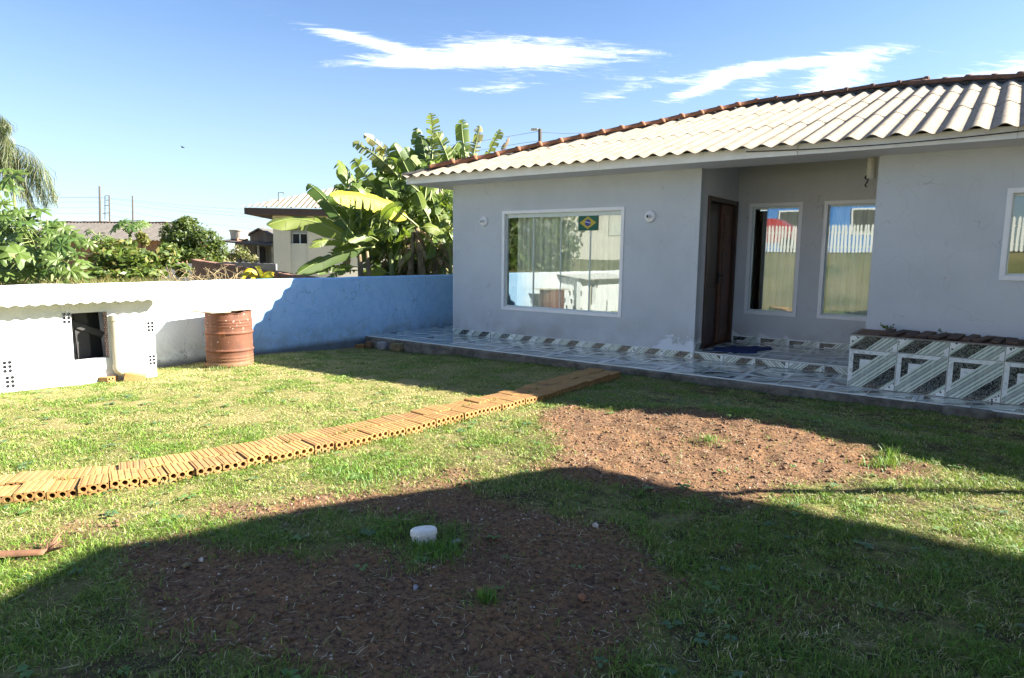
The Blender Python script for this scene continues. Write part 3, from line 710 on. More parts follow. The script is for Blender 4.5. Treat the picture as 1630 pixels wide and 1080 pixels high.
def tile(name, cx, cy, cz, w_, h_, parent, mat, rot=0, frame=None, uvr=(0, 0, 1, 1), t_=.012):
    key = (name, round(w_, 3), round(h_, 3), mat, uvr)
    if key not in _tm:
        o = tile_mesh(w_, h_, t_, *uvr).build(name, M[mat]); _tm[key] = o.data
    else:
        o = bpy.data.objects.new(name, _tm[key]); COL.objects.link(o)
    mtx = (frame or Matrix.Identity(4)).copy(); mtx = Matrix.Translation((cx, cy, cz)) @ mtx @ Matrix.Rotation(rot*math.pi/2, 4, 'Z')
    mtx = mtx @ Matrix.Rotation(random.gauss(0, .003), 4, 'X') @ Matrix.Rotation(random.gauss(0, .003), 4, 'Y')
    o.matrix_basis = mtx; attach_keep(o, parent); return o
ROTS = [[0, 1], [3, 2]]
for i in range(26):
    for j in range(3):
        x = -1.78+TS*(i+.5); yy0 = [-1.19, -.79, -.338][j]; yy1 = [-.79, -.338, .0][j]
        if x > 5.5 and j > 0 and x < 9.9: 
            if x > 5.9: continue
        tile('floor_tile', x, (yy0+yy1)/2, -.012, TS, yy1-yy0, porch, 'ftile', ROTS[j % 2][i % 2] if abs(yy1-yy0-TS) < .02 else ROTS[j % 2][i % 2] % 2*2)
for j in range(12): 
    for i in range(2): tile('floor_tile', -1.78+TS*(i+.5), TS*(j+.5), -.012, TS, TS, porch, 'ftile', ROTS[j % 2][i % 2])
for i in range(5):
    wd = (HW['c2']-HW['c1'])/5
    for j in range(4): tile('floor_tile', HW['c1']+wd*(i+.5), .012+(HW['R']-.012)/4*(j+.5), .09, wd, (HW['R']-.012)/4, porch, 'ftile', (ROTS[j % 2][i % 2]//2)*2)
# upright strips: skirting of the house and riser of the step
FRONT = Matrix(((1, 0, 0, 0), (0, 0, -1, 0), (0, 1, 0, 0), (0, 0, 0, 1)))
n_ = 10; wd = (HW['c1']-HW['c0'])/n_
for i in range(n_): tile('skirting_tile', HW['c0']+wd*(i+.5), .002, .05, wd, .10, house, 'tile', 0, FRONT, (0, .02, 1, .25))
for i in range(5):
    wd = (HW['c2']-HW['c1'])/5; tile('skirting_tile', HW['c1']+wd*(i+.5), HW['R']+.002, .152, wd, .10, house, 'tile', 0, FRONT, (0, .72, 1, .95))
    tile('riser_tile', HW['c1']+wd*(i+.5), .012, .044, wd, .088, porch, 'tile', 0, FRONT, (0, .05, 1, .26) if i % 2 else (1, .3, 0, .52))
SIDE = Matrix(((0, 0, 1, 0), (1, 0, 0, 0), (0, 1, 0, 0), (0, 0, 0, 1)))
tile('skirting_tile', HW['c1']-.002, .15, .155, .27, .11, house, 'tile', 0, SIDE, (0, .02, .6, .25))
# loose stones under the broken left end of the slab
for (u, v, s, mt, lab) in ((608, 551, (.11, .07, .085), 'stone', 'pale grey stone'), (633, 553, (.13, .07, .08), 'ystone', 'yellowish stone'), (588, 549, (.08, .06, .07), 'clod', 'dark stone')):
    p = AX(u, v, 1, -1.24); bm = bmesh.new(); bmesh.ops.create_icosphere(bm, subdivisions=3, radius=1)
    for q in bm.verts:
        c = q.co; k = 1+.35*(float(fbm(np.array(c.x*2+u), np.array(c.y*2+c.z*1.7)))-.5); m8 = max(abs(c.x), abs(c.y), abs(c.z)); c = c*(.45+.55/m8*.8)*k; q.co = Vector((c.x*s[0], c.y*s[1], c.z*s[2]))
    me = bpy.data.meshes.new('foundation_stone'); bm.to_mesh(me); bm.free(); me.materials.append(M[mt])
    ob = bpy.data.objects.new('foundation_stone', me); COL.objects.link(ob); ob.location = p; attach_keep(ob, porch); ob['label'] = lab+' set under the broken end of the porch slab'
p0 = AX(1502, 646, 1, -1.21); p1 = AX(1582, 655, 1, -1.21)
w = MB(); w.box(p0[0], p1[0], -1.30, -1.20, -.13, .005); tag(w.build('kerb_piece', M['concrete'], porch, bevel=.02), 'broken concrete piece set in the porch edge')

# rag rug
rug = MB(); n = 26; m_ = 12; vs = []
for j in range(m_+1):
    for i in range(n+1):
        a, b_ = i/n, j/m_
        x = 3.74+.60*a+.10*(b_-.5)+.05*math.sin(9*b_+2*a); y = .16+.72*b_+.22*a+.05*math.sin(7*a+3*b_)
        z = .103+.004+.03*max(0, float(fbm(np.array(a*6), np.array(b_*5)))-.42)+.012*abs(math.sin(11*a+4*b_))*(.3+b_*.7)
        vs.append((x, y, z))
rug.add(vs, [(j*(n+1)+i, j*(n+1)+i+1, (j+1)*(n+1)+i+1, (j+1)*(n+1)+i) for j in range(m_) for i in range(n)])
tag(rug.build('rug', M['rug'], None, smooth=True, solid=.006), 'crumpled dark blue cloth mat on the porch step before the wooden door', 'mat')

# ------------------------------------------------------------------ planter
planter = thing('planter', 'long planter box faced with black and white diagonal patterned tiles below the right wall', 'planter', (7.5, -.4, 0))
PX, PY, PT = 5.655, -.78, .575
w = MB(); w.box(PX+.012, 10.0, PY+.012, -.003, -.05, PT-.012); w.build('planter_box', M['concrete'], planter)
for i in range(10):
    x = PX+.46*(i+.5)
    tile('planter_tile', x, PY+.012, .209, .46, .418, planter, 'tile', 0, FRONT)
    tile('planter_tile', x, PY+.012, .418+.0785, .46, .157, planter, 'tile', 2, FRONT, (0, .0, 1, .36))
w = MB(); w.box(PX-.008, 10.0, PY-.006, PY+.03, PT-.006, PT+.008); w.box(PX-.008, PX+.03, PY+.03, -.01, PT-.006, PT+.008); w.build('planter_rim', simple('pale_rim', (.30, .28, .25), (.16, .14, .12), 9, .7, .2), planter, bevel=.003)
w = MB(); w.box(PX+.03, 10.0, PY+.03, -.01, PT-.02, PT+.002); w.build('planter_soil', M['clod'], planter)
bm = bmesh.new(); slabm = MB(); slabm.box(-.14, .14, -.30, .30, -.012, .012); so_ = slabm.build('cap_slab', M['plantile'], None, bevel=.004); first = True
x = PX+.32
while x < 9.8:
    o = so_ if first else copy_obj(so_); first = False
    wd = random.uniform(.75, 1.15)
    o.matrix_basis = Matrix.Translation((x, -.42+random.uniform(-.05, .02), PT+.020+random.uniform(0, .008))) @ Matrix.Rotation(R(-6+random.uniform(-6, 6)), 4, 'Z') @ Matrix.Rotation(R(3+random.uniform(-2, 2)), 4, 'Y') @ Matrix.Rotation(R(random.uniform(-1, .6)), 4, 'X') @ Matrix.Diagonal((.36*wd, 1.0, 1, 1))
    attach_keep(o, planter); x += .10*wd+.035
def weed(name, p, n, size, label, cat='weed', mat='bananal', group=None):
    mb = MB(); p = Vector(p)
    for i in range(n):
        a = random.uniform(0, 6.28); el = random.uniform(.3, 1.3); L = size*random.uniform(.5, 1)
        d = Vector((math.cos(a)*math.cos(el), math.sin(a)*math.cos(el), math.sin(el))); q = p+d*L; s_ = d.cross(Vector((0, 0, 1))).normalized()
        mb.tube([p, q], .0012, 3, 0)
        for k in range(3):
            b_ = p+d*L*(.45+.25*k); t = (s_*random.choice((-1, 1))+d*.4).normalized(); u = t.cross(d).normalized()*size*.10; e = size*.34
            mb.add([b_, b_+t*e*.5+u, b_+t*e, b_+t*e*.5-u], [(0, 1, 2, 3)])
    return tag(mb.build(name, M[mat]), label, cat, group)
q = AX(1412, 524, 1, -.1); weed('weed', (q[0], -.12, PT+.02), 9, .11, 'small green weed sprouting between slabs at the left end of the tiled planter', mat='castor')
q = AX(1499, 530, 1, -.1); weed('weed', (q[0], -.12, PT+.02), 5, .08, 'tiny weed on the tiled planter further right', mat='castor')

# ================================================================== boundary wall
bw = MB(); ys_ = np.linspace(-9.5, 9, 150); vs = []
for y in ys_:
    t = 1.0+.012*(float(fbm(np.array(y*2.2), np.array(.5)))-.5)*2
    j = [(float(fbm(np.array(y*3.1), np.array(k*3.7)))-.5)*.02 for k in range(5)]
    vs += [(WX+j[0], y, -.8), (WX+j[1], y, .2), (WX+j[2], y, t-.02), (WX-.02, y, t+j[4]*.4), (WX-.13, y, t+j[3]*.4), (WX-.15, y, t-.02), (WX-.15, y, -.8)]
n = 7; bw.add(vs, [(i*n+k, (i+1)*n+k, (i+1)*n+k+1, i*n+k+1) for i in range(len(ys_)-1) for k in range(n-1)])
bw.add(vs[:n], [tuple(range(n))]); bw.add(vs[-n:], [tuple(range(n))[::-1]])
bo = bw.build('boundary_wall', M['lime'], None, smooth=False); tag(bo, 'low boundary wall, whitewashed near the shed and blue limewashed towards the house', 'wall')

# ================================================================== shed
SX = -1.28; SY0, SY1 = -7.4, -4.965
shed = thing('shed', 'low whitewashed brick shed with corrugated roof against the boundary wall', 'shed', (SX, -5.8, -.1))
HB = ((-5.897, .60, 1), (-4.993+.0-.02, .435, 1), (-4.995-.02, .03, 1), (-6.468, .13, 1.05), (-6.455, -.03, 1.05))
w = MB()
op = (-5.85, -5.485, .175, .71)
wallp(w, (SX, SY0, 0), (0, 1, 0), (1, 0, 0), SY1-SY0, -.25, .835, [(op[0]-SY0, op[1]-SY0, op[2], op[3])]+[(y-.041*s_-SY0, y+.041*s_-SY0, z+.003, z+.122*s_) for y, z, s_ in HB], .10)
bm = bmesh.new()
w.build('wall', M['white'], shed)
w = MB(); blocks = [(.10, .20, .28), (.28, .20, .40), (.20, .34, .42)]
wallp(w, (WX+.01, SY1-.10, 0), (1, 0, 0), (0, 1, 0), SX-WX-.112, -.25, .87, [(.06, .14, .40, .52), (.24, .32, .42, .54), (.36, .42, .44, .56), (.10, .18, .24, .36), (.30, .38, .22, .34), (.16, .24, .06, .18), (.38, .46, .06, .18)], .09)
w.build('wall', M['white'], shed)
w = MB(); w.box(WX+.02, SX-.11, -6.9, -6.8, -.25, .83); w.quad((WX+.02, -7.4, -.08), (SX-.1, -7.4, -.08), (SX-.1, -5.07, -.10), (WX+.02, -5.07, -.10)); w.build('inner_wall', M['dark'], shed)
w = MB()
for i in range(3): w.obox((SX-.25-.1*i, -5.66+.1*i, .38), (.015, 0, 0), (0, .07, .02), (.01, -.02, .36))
w.obox((SX-.22, -5.65, .52), (.012, 0, 0), (0, .2, -.10), (0, .02, .03)); w.build('inner_plank', M['dark'], shed)
# corrugated sheets of the shed
shp = .118; usd = Vector((-1, 0, .115)).normalized(); clipS = [(Vector((0, -4.87, 0)), Vector((0, 1, 0))), (Vector((WX+.004, 0, 0)), Vector((-1, 0, 0)))]
for c in range(4):
    ob = sheet((SX+.23, -7.6+c*.94, .842), (0, 1, 0), usd, .97, .93, 0, clipS, per=shp, amp=.009, seg=8, thick=.007)
    if ob: ob.data.materials.append(M['whiteroof']); attach(ob, shed)
# hollow bricks whose ends show in the wall: a face plate with six sunk holes
def holed_brick(mb, w_, h_, d_, cols, rows, hole_d=.12, fm=0, hm=0, n=10, rf=.36):
    """brick with its hole face towards -Y at y=0, x centred, z from 0"""
    cw, ch = w_/cols, h_/rows
    for i in range(cols):
        for j in range(rows):
            cx = -w_/2+cw*(i+.5); cz = ch*(j+.5); r = min(cw, ch)*rf
            sq = []; ci = []
            for k in range(n):
                a = 2*math.pi*(k+.5)/n; c, s_ = math.cos(a), math.sin(a); m8 = max(abs(c), abs(s_)); sq.append((cx+c/m8*cw/2, 0, cz+s_/m8*ch/2)); ci.append((cx+c*r, 0, cz+s_*r))
            bk = [(p[0], hole_d, p[2]) for p in ci]
            o = sq+ci+bk
            mb.add(o, [(k, (k+1) % n, n+(k+1) % n, n+k) for k in range(n)], fm)
            mb.add(o, [(n+k, n+(k+1) % n, 2*n+(k+1) % n, 2*n+k) for k in range(n)]+[tuple(range(2*n, 3*n))], hm)
            for a, c in ((-1, -1), (1, -1), (1, 1), (-1, 1)):    # corners of the cell left by the ring
                pass
    x, y = w_/2, d_
    mb.add([(-x, 0, 0), (x, 0, 0), (x, y, 0), (-x, y, 0), (-x, 0, h_), (x, 0, h_), (x, y, h_), (-x, y, h_)], [(0, 3, 2, 1), (1, 2, 6, 5), (2, 3, 7, 6), (3, 0, 4, 7), (4, 5, 6, 7)], fm)
    return mb
SIDEX = lambda x, y, z, rot=90: Matrix.Translation((x, y, z)) @ Matrix.Rotation(R(rot), 4, 'Z')
M['holewhite'] = M['white']
for (y, z, s) in HB:
    rows = 3
    mb = MB(); holed_brick(mb, .085*s, .125*s, .03, 2, rows, .10, 0, 1, 10, .43)
    o = mb.build('hollow_brick', [M['white'], M['dark']], None); o.matrix_basis = SIDEX(SX+.004, y, z); attach_keep(o, shed)
mb = MB()
holed_brick(mb, .09, .53, .02, 2, 10, .05, 0, 1, 8, .30); o = mb.build('hollow_brick', [simple('old_red_brick', (.22, .10, .075), (.13, .06, .05), 14, .95, .4), M['dark']], None)
o.matrix_basis = Matrix.Translation((SX-.05, op[1]+.0-.004, op[2]+.003)); attach_keep(o, shed)
# white pipe feeder leaning on the shed, standing on a hollow brick
feed = thing('pipe_feeder', 'cream plastic pipe with elbow standing upright against the shed wall beside its dark opening', 'pipe', (-1.21, -5.43, -.05))
w = MB(); px, py = -1.225, -5.43
w.lathe([(.046, .03), (.047, .34), (.0475, .342), (.047, .60), (.054, .602), (.056, .61), (.056, .665), (.05, .668), (.044, .665), (.044, .60)], 22, (px, py, 0)); w.build('pipe', M['pvc'], feed, smooth=False)
w = MB(); pts = [Vector((px, py, .10)), Vector((px, py, .06)), Vector((px+.005, py+.012, .03)), Vector((px+.02, py+.04, .003)), Vector((px+.04, py+.085, -.003)), Vector((px+.06, py+.125, .012))]
w.tube(pts, [.052, .053, .053, .053, .054, .056], 18, caps=False); w.tube(pts[3:], [.045, .046, .048], 14, 0, caps=False); w.build('elbow', M['pvc'], feed, smooth=True)

# hollow bricks of clay: loose ones and the path
def clay_brick_mesh(L=.212, W_=.158, H=.088, n=9):
    mb = MB(); holed_brick(mb, W_-.004, H, L-.004, 3, 2, .09, 0, 0, n, .37)
    # ribbed top: shallow raised bands along the brick
    for i in range(4):
        x0 = -W_/2+.008+i*(W_-.016)/4+.004; x1 = x0+(W_-.016)/4-.008
        mb.add([(x0, .003, H), (x1, .003, H), (x1, L-.008, H), (x0, L-.008, H), (x0+.003, .004, H+.003), (x1-.003, .004, H+.003), (x1-.003, L-.009, H+.003), (x0+.003, L-.009, H+.003)],
               [(4, 5, 6, 7), (0, 1, 5, 4), (1, 2, 6, 5), (2, 3, 7, 6), (3, 0, 4, 7)])
    return mb
bproto = clay_brick_mesh().build('brick', M['brick'])
bproto.matrix_basis = SIDEX(-1.20, -5.50, float(hb(-1.2, -5.4))-.02, 115) ; bproto.name = 'brick'
tag(bproto, 'clay hollow brick lying under the elbow of the cream pipe at the shed wall', 'brick', 'loose clay bricks in the yard')
def loose(x, y, rot, lab, z=0, rx=0):
    o = copy_obj(bproto); o.matrix_basis = SIDEX(x, y, float(hb(x, y))-.01+z, rot) @ Matrix.Rotation(rx, 4, 'X'); o['label'] = lab; return o
loose(-1.10, -5.20, 150, 'clay hollow brick chip tilted in front of the pipe elbow beside the shed', -.02, .25)
q = G(6, 622); loose(q[0], q[1]-.1, 80, 'clay hollow brick standing on the lawn at the left end of the shed wall', 0, 0)
q = G(576, 556); loose(q[0]-.1, q[1]+.02, 20, 'clay brick lying on the grass at the broken left end of the porch', -.02, 0)

path = thing('brick_path', 'curved garden path of two rows of orange hollow clay bricks across the lawn', 'path', (2.5, -5, -.06))
fu = [(-60, 792), (28, 787), (83, 780), (137, 774), (186, 768), (230, 760), (386, 732), (485, 714), (567, 698), (697, 669), (824, 638), (867, 629), (930, 610), (993, 592)]
fr_ = [G(u, v, .066) for u, v in fu]
fr_ = [fr_[0]-np.array([.35, .62, 0])*1.0]+fr_
fr_ = np.array(fr_)
# smooth the near edge
seg = np.linalg.norm(np.diff(fr_[:, :2], axis=0), axis=1); ss = np.concatenate([[0], np.cumsum(seg)])
fine = np.linspace(0, ss[-1], 400); fx_ = np.interp(fine, ss, fr_[:, 0]); fy_ = np.interp(fine, ss, fr_[:, 1])
k_ = np.hanning(61); k_ /= k_.sum(); pad = lambda a: np.concatenate([a[0]-(a[1:31][::-1]-a[0]), a, a[-1]-(a[-31:-1][::-1]-a[-1])])
fx_ = np.convolve(pad(fx_), k_, 'valid'); fy_ = np.convolve(pad(fy_), k_, 'valid')
PATH = np.stack([fx_, fy_], 1); sg = np.concatenate([[0], np.cumsum(np.linalg.norm(np.diff(PATH, axis=0), axis=1))])
W_B, L_B = .160, .214; nb = int(sg[-1]/W_B)
for i in range(nb):
    s_ = (i+.5)*W_B; x = np.interp(s_, sg, fx_); y = np.interp(s_, sg, fy_); x2 = np.interp(s_+.05, sg, fx_); y2 = np.interp(s_+.05, sg, fy_)
    t = Vector((x2-x, y2-y, 0)).normalized(); inn = Vector((-t.y, t.x, 0))       # away from the viewer's side
    for row in range(2):
        o = copy_obj(bproto)
        for kk in ('label', 'category', 'group'):
            if kk in o: del o[kk]
        xa = Vector((t.x, t.y, 0)); ya = inn; pos = Vector((x, y, 0))+ya*(row*L_B+random.uniform(-.012, .012))+xa*(random.uniform(-.002, .002)+(.05 if row else 0))
        zt = float(hb(pos.x+ya.x*.1, pos.y+ya.y*.1))-.022+random.gauss(0, .004)+.018*sst(.75, 1.0, np.array(i/nb))
        mtx = Matrix(((xa.x, ya.x, 0, pos.x), (xa.y, ya.y, 0, pos.y), (0, 0, 1, zt), (0, 0, 0, 1))) @ Matrix.Rotation(random.gauss(0, .012), 4, 'Z') @ Matrix.Rotation(random.gauss(0, .014), 4, 'Y') @ Matrix.Rotation(random.gauss(0, .012), 4, 'X')
        o.matrix_basis = mtx; attach_keep(o, path)
def onpath(x, y):
    d = np.full(x.shape, 9.); sgn = np.zeros(x.shape)
    for i in range(0, 399, 6):
        dx = x-PATH[i, 0]; dy = y-PATH[i, 1]; t = PATH[min(i+3, 399)]-PATH[max(i-3, 0)]; t = t/np.linalg.norm(t)
        al = dx*t[0]+dy*t[1]; ac = -dx*t[1]+dy*t[0]
        sgn = np.maximum(sgn, ((np.abs(al) < .08) & (ac > -.008) & (ac < .43)))
    return sgn > 0

# ================================================================== drum
bx, by = -1.42, -3.92; bz = float(hb(bx, by))
drum = thing('oil_drum', 'rusty reddish oil drum standing on the grass against the boundary wall', 'drum', (bx, by, bz))
w = MB(); prof = []; Hd, Rd = .755, .295
def rr_(t):
    r = Rd
    for c, a in ((.33, .018), (.64, .018)): r += a*math.exp(-((t-c)/.016)**2)
    for c in (.06, .11, .16, .21, .76, .81, .86): r += .006*math.exp(-((t-c)/.014)**2)
    return r
for i in range(91): prof.append((rr_(i/90), Hd*i/90))
prof += [(Rd+.008, Hd), (Rd+.009, Hd+.012), (Rd-.004, Hd+.012), (Rd-.006, Hd-.1), (Rd-.006, .02), (0, .02)]
w.lathe(prof, 48, (bx, by, bz-.03))
for i, p in enumerate(w.v):          # dents at the rim
    if p[2] > bz+Hd-.12:
        a = math.atan2(p[1]-by, p[0]-bx); k = (p[2]-(bz+Hd-.12))/.1
        w.v[i] = (p[0]-.03*k*math.cos(a)*max(0, math.cos(a-.2))*math.sin(a*5)**2, p[1]-.02*k*math.sin(a)*math.sin(a*3)**2, p[2]-.035*k*max(0, math.cos((a+.35)*2.6))*.6)
w.build('drum_body', M['rust'], drum, smooth=True)
w = MB()
w.lathe([(Rd*.98, .012), (Rd*1.0, .0), (Rd*1.01, .09), (Rd*.985, .1)], 48, (bx+.03, by-.05, bz-.035)); w.build('drum_skirt', M['rust'], drum, smooth=True)
zt = bz+Hd-.02
lid = thing('plank_lid', 'pale weathered boards laid over the top of the rusty drum', 'boards', (bx, by, zt))
w = MB(); w.obox((bx+.02, by-.02, zt+.014), (.13, -.02, 0), (.02, .40, .005), (0, 0, .008)); w.build('board', M['plank'], lid, bevel=.003)
w = MB(); w.obox((bx-.22, by-.05, zt+.012), (.11, .01, 0), (-.01, .36, .01), (0, 0, .007)); w.build('board', M['plank'], lid, bevel=.003)
w = MB(); w.obox((bx+.16, by-.27, zt+.008), (.10, .02, .0), (-.02, .15, -.004), (0, 0, .006)); w.build('board', M['plank'], lid, bevel=.003)

# white pipe cap in the soil
q = G(675, 858); cap = MB(); cap.lathe([(.061, -.06), (.063, .02), (.068, .022), (.069, .03), (.067, .047), (.060, .054), (.03, .057), (0, .057)], 30, (0, 0, 0))
o = cap.build('plastic_cap', M['pvcw'], None, smooth=False); o.location = q; o.rotation_euler = (R(-9), R(-7), .4); tag(o, 'round white plastic cap sticking out of the bare soil', 'cap')
# brown dead palm sheath on the lawn
mb = MB(); a = Vector(G(-30, 882, .03)); b_ = Vector(G(75, 878, .03)); n = 10; vs = []
for i in range(n+1):
    p = a.lerp(b_, i/n); p.z = float(hb(p.x, p.y))+.03; wd = .035*(1-.3*i/n)
    s_ = Vector((-.5, .8, 0)).normalized()
    vs += [p-s_*wd+Vector((0, 0, -.008)), p+Vector((0, 0, .01)), p+s_*wd+Vector((0, 0, -.01))]
mb.add(vs, [(i*3+k, i*3+k+1, i*3+k+4, i*3+k+3) for i in range(n) for k in range(2)])
for k in range(7):
    d = Vector((random.uniform(-.1, .12), random.uniform(-.05, .12), random.uniform(.0, .05))); mb.tube([b_, b_+d*.6, b_+d], [.008, .006, .002], 4)
tag(mb.build('dead_leaf', simple('dead_sheath', (.22, .11, .06), (.12, .06, .035), 12, .85, .3), None, smooth=True, solid=.003), 'curled brown dead palm leaf piece lying on the sunny lawn at the left edge', 'dead leaf')
q = G(128, 850, .0); weed('clod_tuft', q, 5, .05, 'small dry tuft on a bare reddish spot of the lawn at the left', 'tuft', 'straw')

# ================================================================== plants
VIEW = Vector(-FW)
def bez(a, m, b, t):
    c = m*2-(a+b)*.5; return a*(1-t)**2+c*2*t*(1-t)+b*t*t
def banana_leaf(parent, base, tip, mid, width, mat, tear=.35, fold=.35, hint=None, n=22):
    base, tip, mid = Vector(base), Vector(tip), Vector(mid)
    hint = Vector(hint) if hint else (VIEW*1.0+Vector((random.uniform(-.35, .35), random.uniform(-.35, .35), random.uniform(.15, .8)))).normalized()
    mb = MB(); pts = [bez(base, mid, tip, i/n) for i in range(n+1)]
    mb.tube(pts, [.022*(1-.85*i/n)*(width/.4+.4)*.7 for i in range(n+1)], 5, 1)
    def prof(t):
        u = (t-.13)/.87
        return 0 if u <= 0 else (width/2)*min(1, 1.35*math.sin(math.pi*min(1, u**.85))**.55)
    for sd in (-1, 1):
        i = int(n*.13)
        f0 = fold*random.uniform(.6, 1.3)
        while i < n:
            k = n-i if tear < .02 else min(n-i, 1+int(random.expovariate(1/ (1.2/tear))))
            df = f0+random.gauss(0, .28*min(1, tear*1.6)); sh = random.gauss(0, .05*tear); gap = .35*tear/n if random.random() < .8 else 1.2*tear/n
            sc = 1 if random.random() > .12*tear else random.uniform(.55, .9)
            inner, outer, midl = [], [], []
            for j in range(k+1):
                t = (i+j)/n; te = t
                if j == 0: te = t+gap*.5
                if j == k: te = t-gap*.5
                p = bez(base, mid, tip, t); tg = (bez(base, mid, tip, min(1, t+.02))-bez(base, mid, tip, max(0, t-.02))).normalized()
                side = tg.cross(hint).normalized()*sd; nr = side.cross(tg).normalized()
                if nr.dot(hint) < 0: nr = -nr
                pe = bez(base, mid, tip, te); wd = prof(t)*sc
                inner.append(p); midl.append(pe+side*wd*.55*math.cos(df*.6)-nr*wd*.55*math.sin(df*.6)+tg*wd*(.18+sh))
                outer.append(pe+side*wd*math.cos(df)-nr*wd*math.sin(df)+tg*wd*(.34+sh*2)-Vector((0, 0, wd*.10)))
            m_ = k+1; vs = inner+midl+outer
            mb.add(vs, [(a, a+1, m_+a+1, m_+a) for a in range(k)]+[(m_+a, m_+a+1, 2*m_+a+1, 2*m_+a) for a in range(k)], 0)
            i += k
    return mb.build('leaf', [M[mat], M['midrib'] if mat != 'bananad' else M['bananad']], parent, smooth=True)
def BZ(zx, zy, d): return Vector(P(380+zx/3.6, 170+zy/3.6, d))
def plant_clump(label, stems, leaves, d0, group='banana plants behind the boundary wall'):
    b = BZ(*stems[0][0], d0); gz_ = float(hb(b.x, b.y))
    t = thing('banana_plant', label, 'banana plant', (b.x, b.y, gz_), group)
    for (x0, y0), (x1, y1), r0, mat in stems:
        a = BZ(x0, y0, d0); c = BZ(x1, y1, d0); a = Vector((a.x, a.y, a.z)); dn = (a-c); 
        k = (a.z-gz_)/max(.2, (c.z-a.z)); g_ = a+dn*min(k, 3); g_.z = gz_
        pts = [g_, a.lerp(g_, .4), a, a.lerp(c, .5), c]
        MBs = MB(); MBs.tube(pts, [r0*1.15, r0*1.08, r0, r0*.85, r0*.6], 12); o = MBs.build('stem', M[mat], t, smooth=True)
    for L in leaves:
        (x0, y0), (x1, y1), (xm, ym), wd, mat = L[:5]; tear = min(.95, (L[5] if len(L) > 5 else .3)*1.45); dd = L[6] if len(L) > 6 else 0
        base = BZ(x0, y0, d0+random.uniform(-.25, .25)); tip = BZ(x1, y1, d0-.2+dd+random.uniform(-.3, .3)); mid = BZ(xm, ym, d0-.1+dd*.5+random.uniform(-.1, .1))
        banana_leaf(t, base, tip, mid, wd/3.6*d0/F, mat, tear)
    return t
def fill(n, x0, x1, y0, y1, mats, wd=(55, 95), ln=(120, 230), hang=False):
    out = []
    for _ in range(n):
        x = random.uniform(x0, x1); y = random.uniform(y0, y1); a = random.uniform(-2.9, -.2) if not hang else random.uniform(.6, 2.5)
        L = random.uniform(*ln); X = x+L*math.cos(a); Y = y+L*math.sin(a)
        Y = min(Y, 990); X = min(X, 1300)
        out.append(((x, y), (X, Y), ((x+X)/2+random.uniform(-20, 20), (y+Y)/2-random.uniform(5, 45)), random.uniform(*wd), random.choice(mats), random.uniform(.2, .75), random.uniform(-.3, .6)))
    return out
plant_clump('tall banana plant with a big yellow leaf arching left over the wall', [((1050, 960), (1020, 690), .085, 'stem'), ((985, 960), (1000, 720), .07, 'stem')], [
    ((1030, 690), (525, 515), (800, 545), 122, 'bananay', .3, -1.6), ((1040, 700), (1155, 720), (1095, 690), 66, 'bananal', .1), ((940, 440), (1052, 590), (1010, 480), 70, 'bananal', .3, -.3),
    ((930, 420), (650, 205), (800, 290), 74, 'bananar', .7), ((900, 330), (715, 160), (820, 235), 58, 'bananar', .8), ((830, 300), (790, 235), (812, 262), 48, 'bananay', .2), ((1000, 440), (885, 210), (945, 320), 96, 'banana', .25)]
    + fill(17, 850, 1110, 430, 680, ['banana', 'banana', 'bananal'], (70, 110)) + fill(16, 930, 1100, 700, 860, ['bananad'], (14, 34), (90, 150), True), 13.9)
plant_clump('banana plant with long drooping leaves over the cream house side', [((700, 960), (690, 800), .06, 'stem'), ((745, 965), (735, 830), .05, 'stem')], [
    ((690, 800), (160, 682), (410, 655), 120, 'bananal', .2, -.4), ((680, 770), (395, 440), (520, 555), 100, 'banana', .35, 0), ((700, 750), (520, 512), (610, 590), 80, 'banana', .3),
    ((690, 810), (402, 812), (530, 765), 56, 'bananal', .5, -.3), ((780, 805), (325, 965), (560, 845), 92, 'banana', .25, -.4), ((690, 920), (435, 955), (560, 920), 46, 'banana', .4), ((700, 940), (505, 978), (600, 942), 42, 'banana', .4),
    ((800, 770), (625, 772), (710, 738), 62, 'bananal', .3, -.3), ((640, 620), (600, 780), (630, 690), 60, 'banana', .3)] + fill(15, 590, 800, 560, 880, ['banana', 'banana', 'bananal'], (60, 105)), 13.3)
plant_clump('banana plant with upright leaves rising left of the roof corner', [((880, 960), (870, 800), .055, 'stemg')], [
    ((800, 540), (565, 320), (650, 420), 120, 'bananal', .4), ((820, 520), (662, 295), (715, 380), 96, 'bananal', .45), ((850, 560), (800, 385), (830, 460), 84, 'banana', .2), ((860, 600), (850, 450), (852, 520), 80, 'banana', .15),
    ((900, 940), (990, 835), (940, 870), 56, 'bananal', .05, -.5), ((870, 960), (700, 965), (785, 940), 56, 'bananal', .1, -.5), ((880, 860), (820, 650), (845, 750), 90, 'banana', .1), ((890, 880), (960, 700), (930, 780), 80, 'banana', .15)]
    + fill(24, 740, 960, 500, 880, ['banana', 'banana', 'banana', 'bananal'], (65, 110)), 14.2)
plant_clump('banana plant crowded against the house corner with hanging light leaves', [((1175, 960), (1165, 790), .06, 'stemg'), ((1130, 960), (1120, 760), .07, 'stem'), ((1215, 960), (1200, 800), .05, 'stemg')], [
    ((1080, 480), (1130, 620), (1110, 530), 80, 'bananal', .4), ((1160, 620), (1210, 480), (1190, 540), 90, 'bananal', .5)]
    + fill(14, 1060, 1220, 450, 760, ['bananal', 'banana', 'banana'], (60, 105), (110, 190)) + fill(12, 1080, 1230, 480, 780, ['bananal', 'bananal', 'banana'], (50, 80), (110, 200), True) + fill(16, 1090, 1235, 760, 880, ['bananad', 'bananad', 'bananar'], (14, 34), (70, 120), True), 14.4)
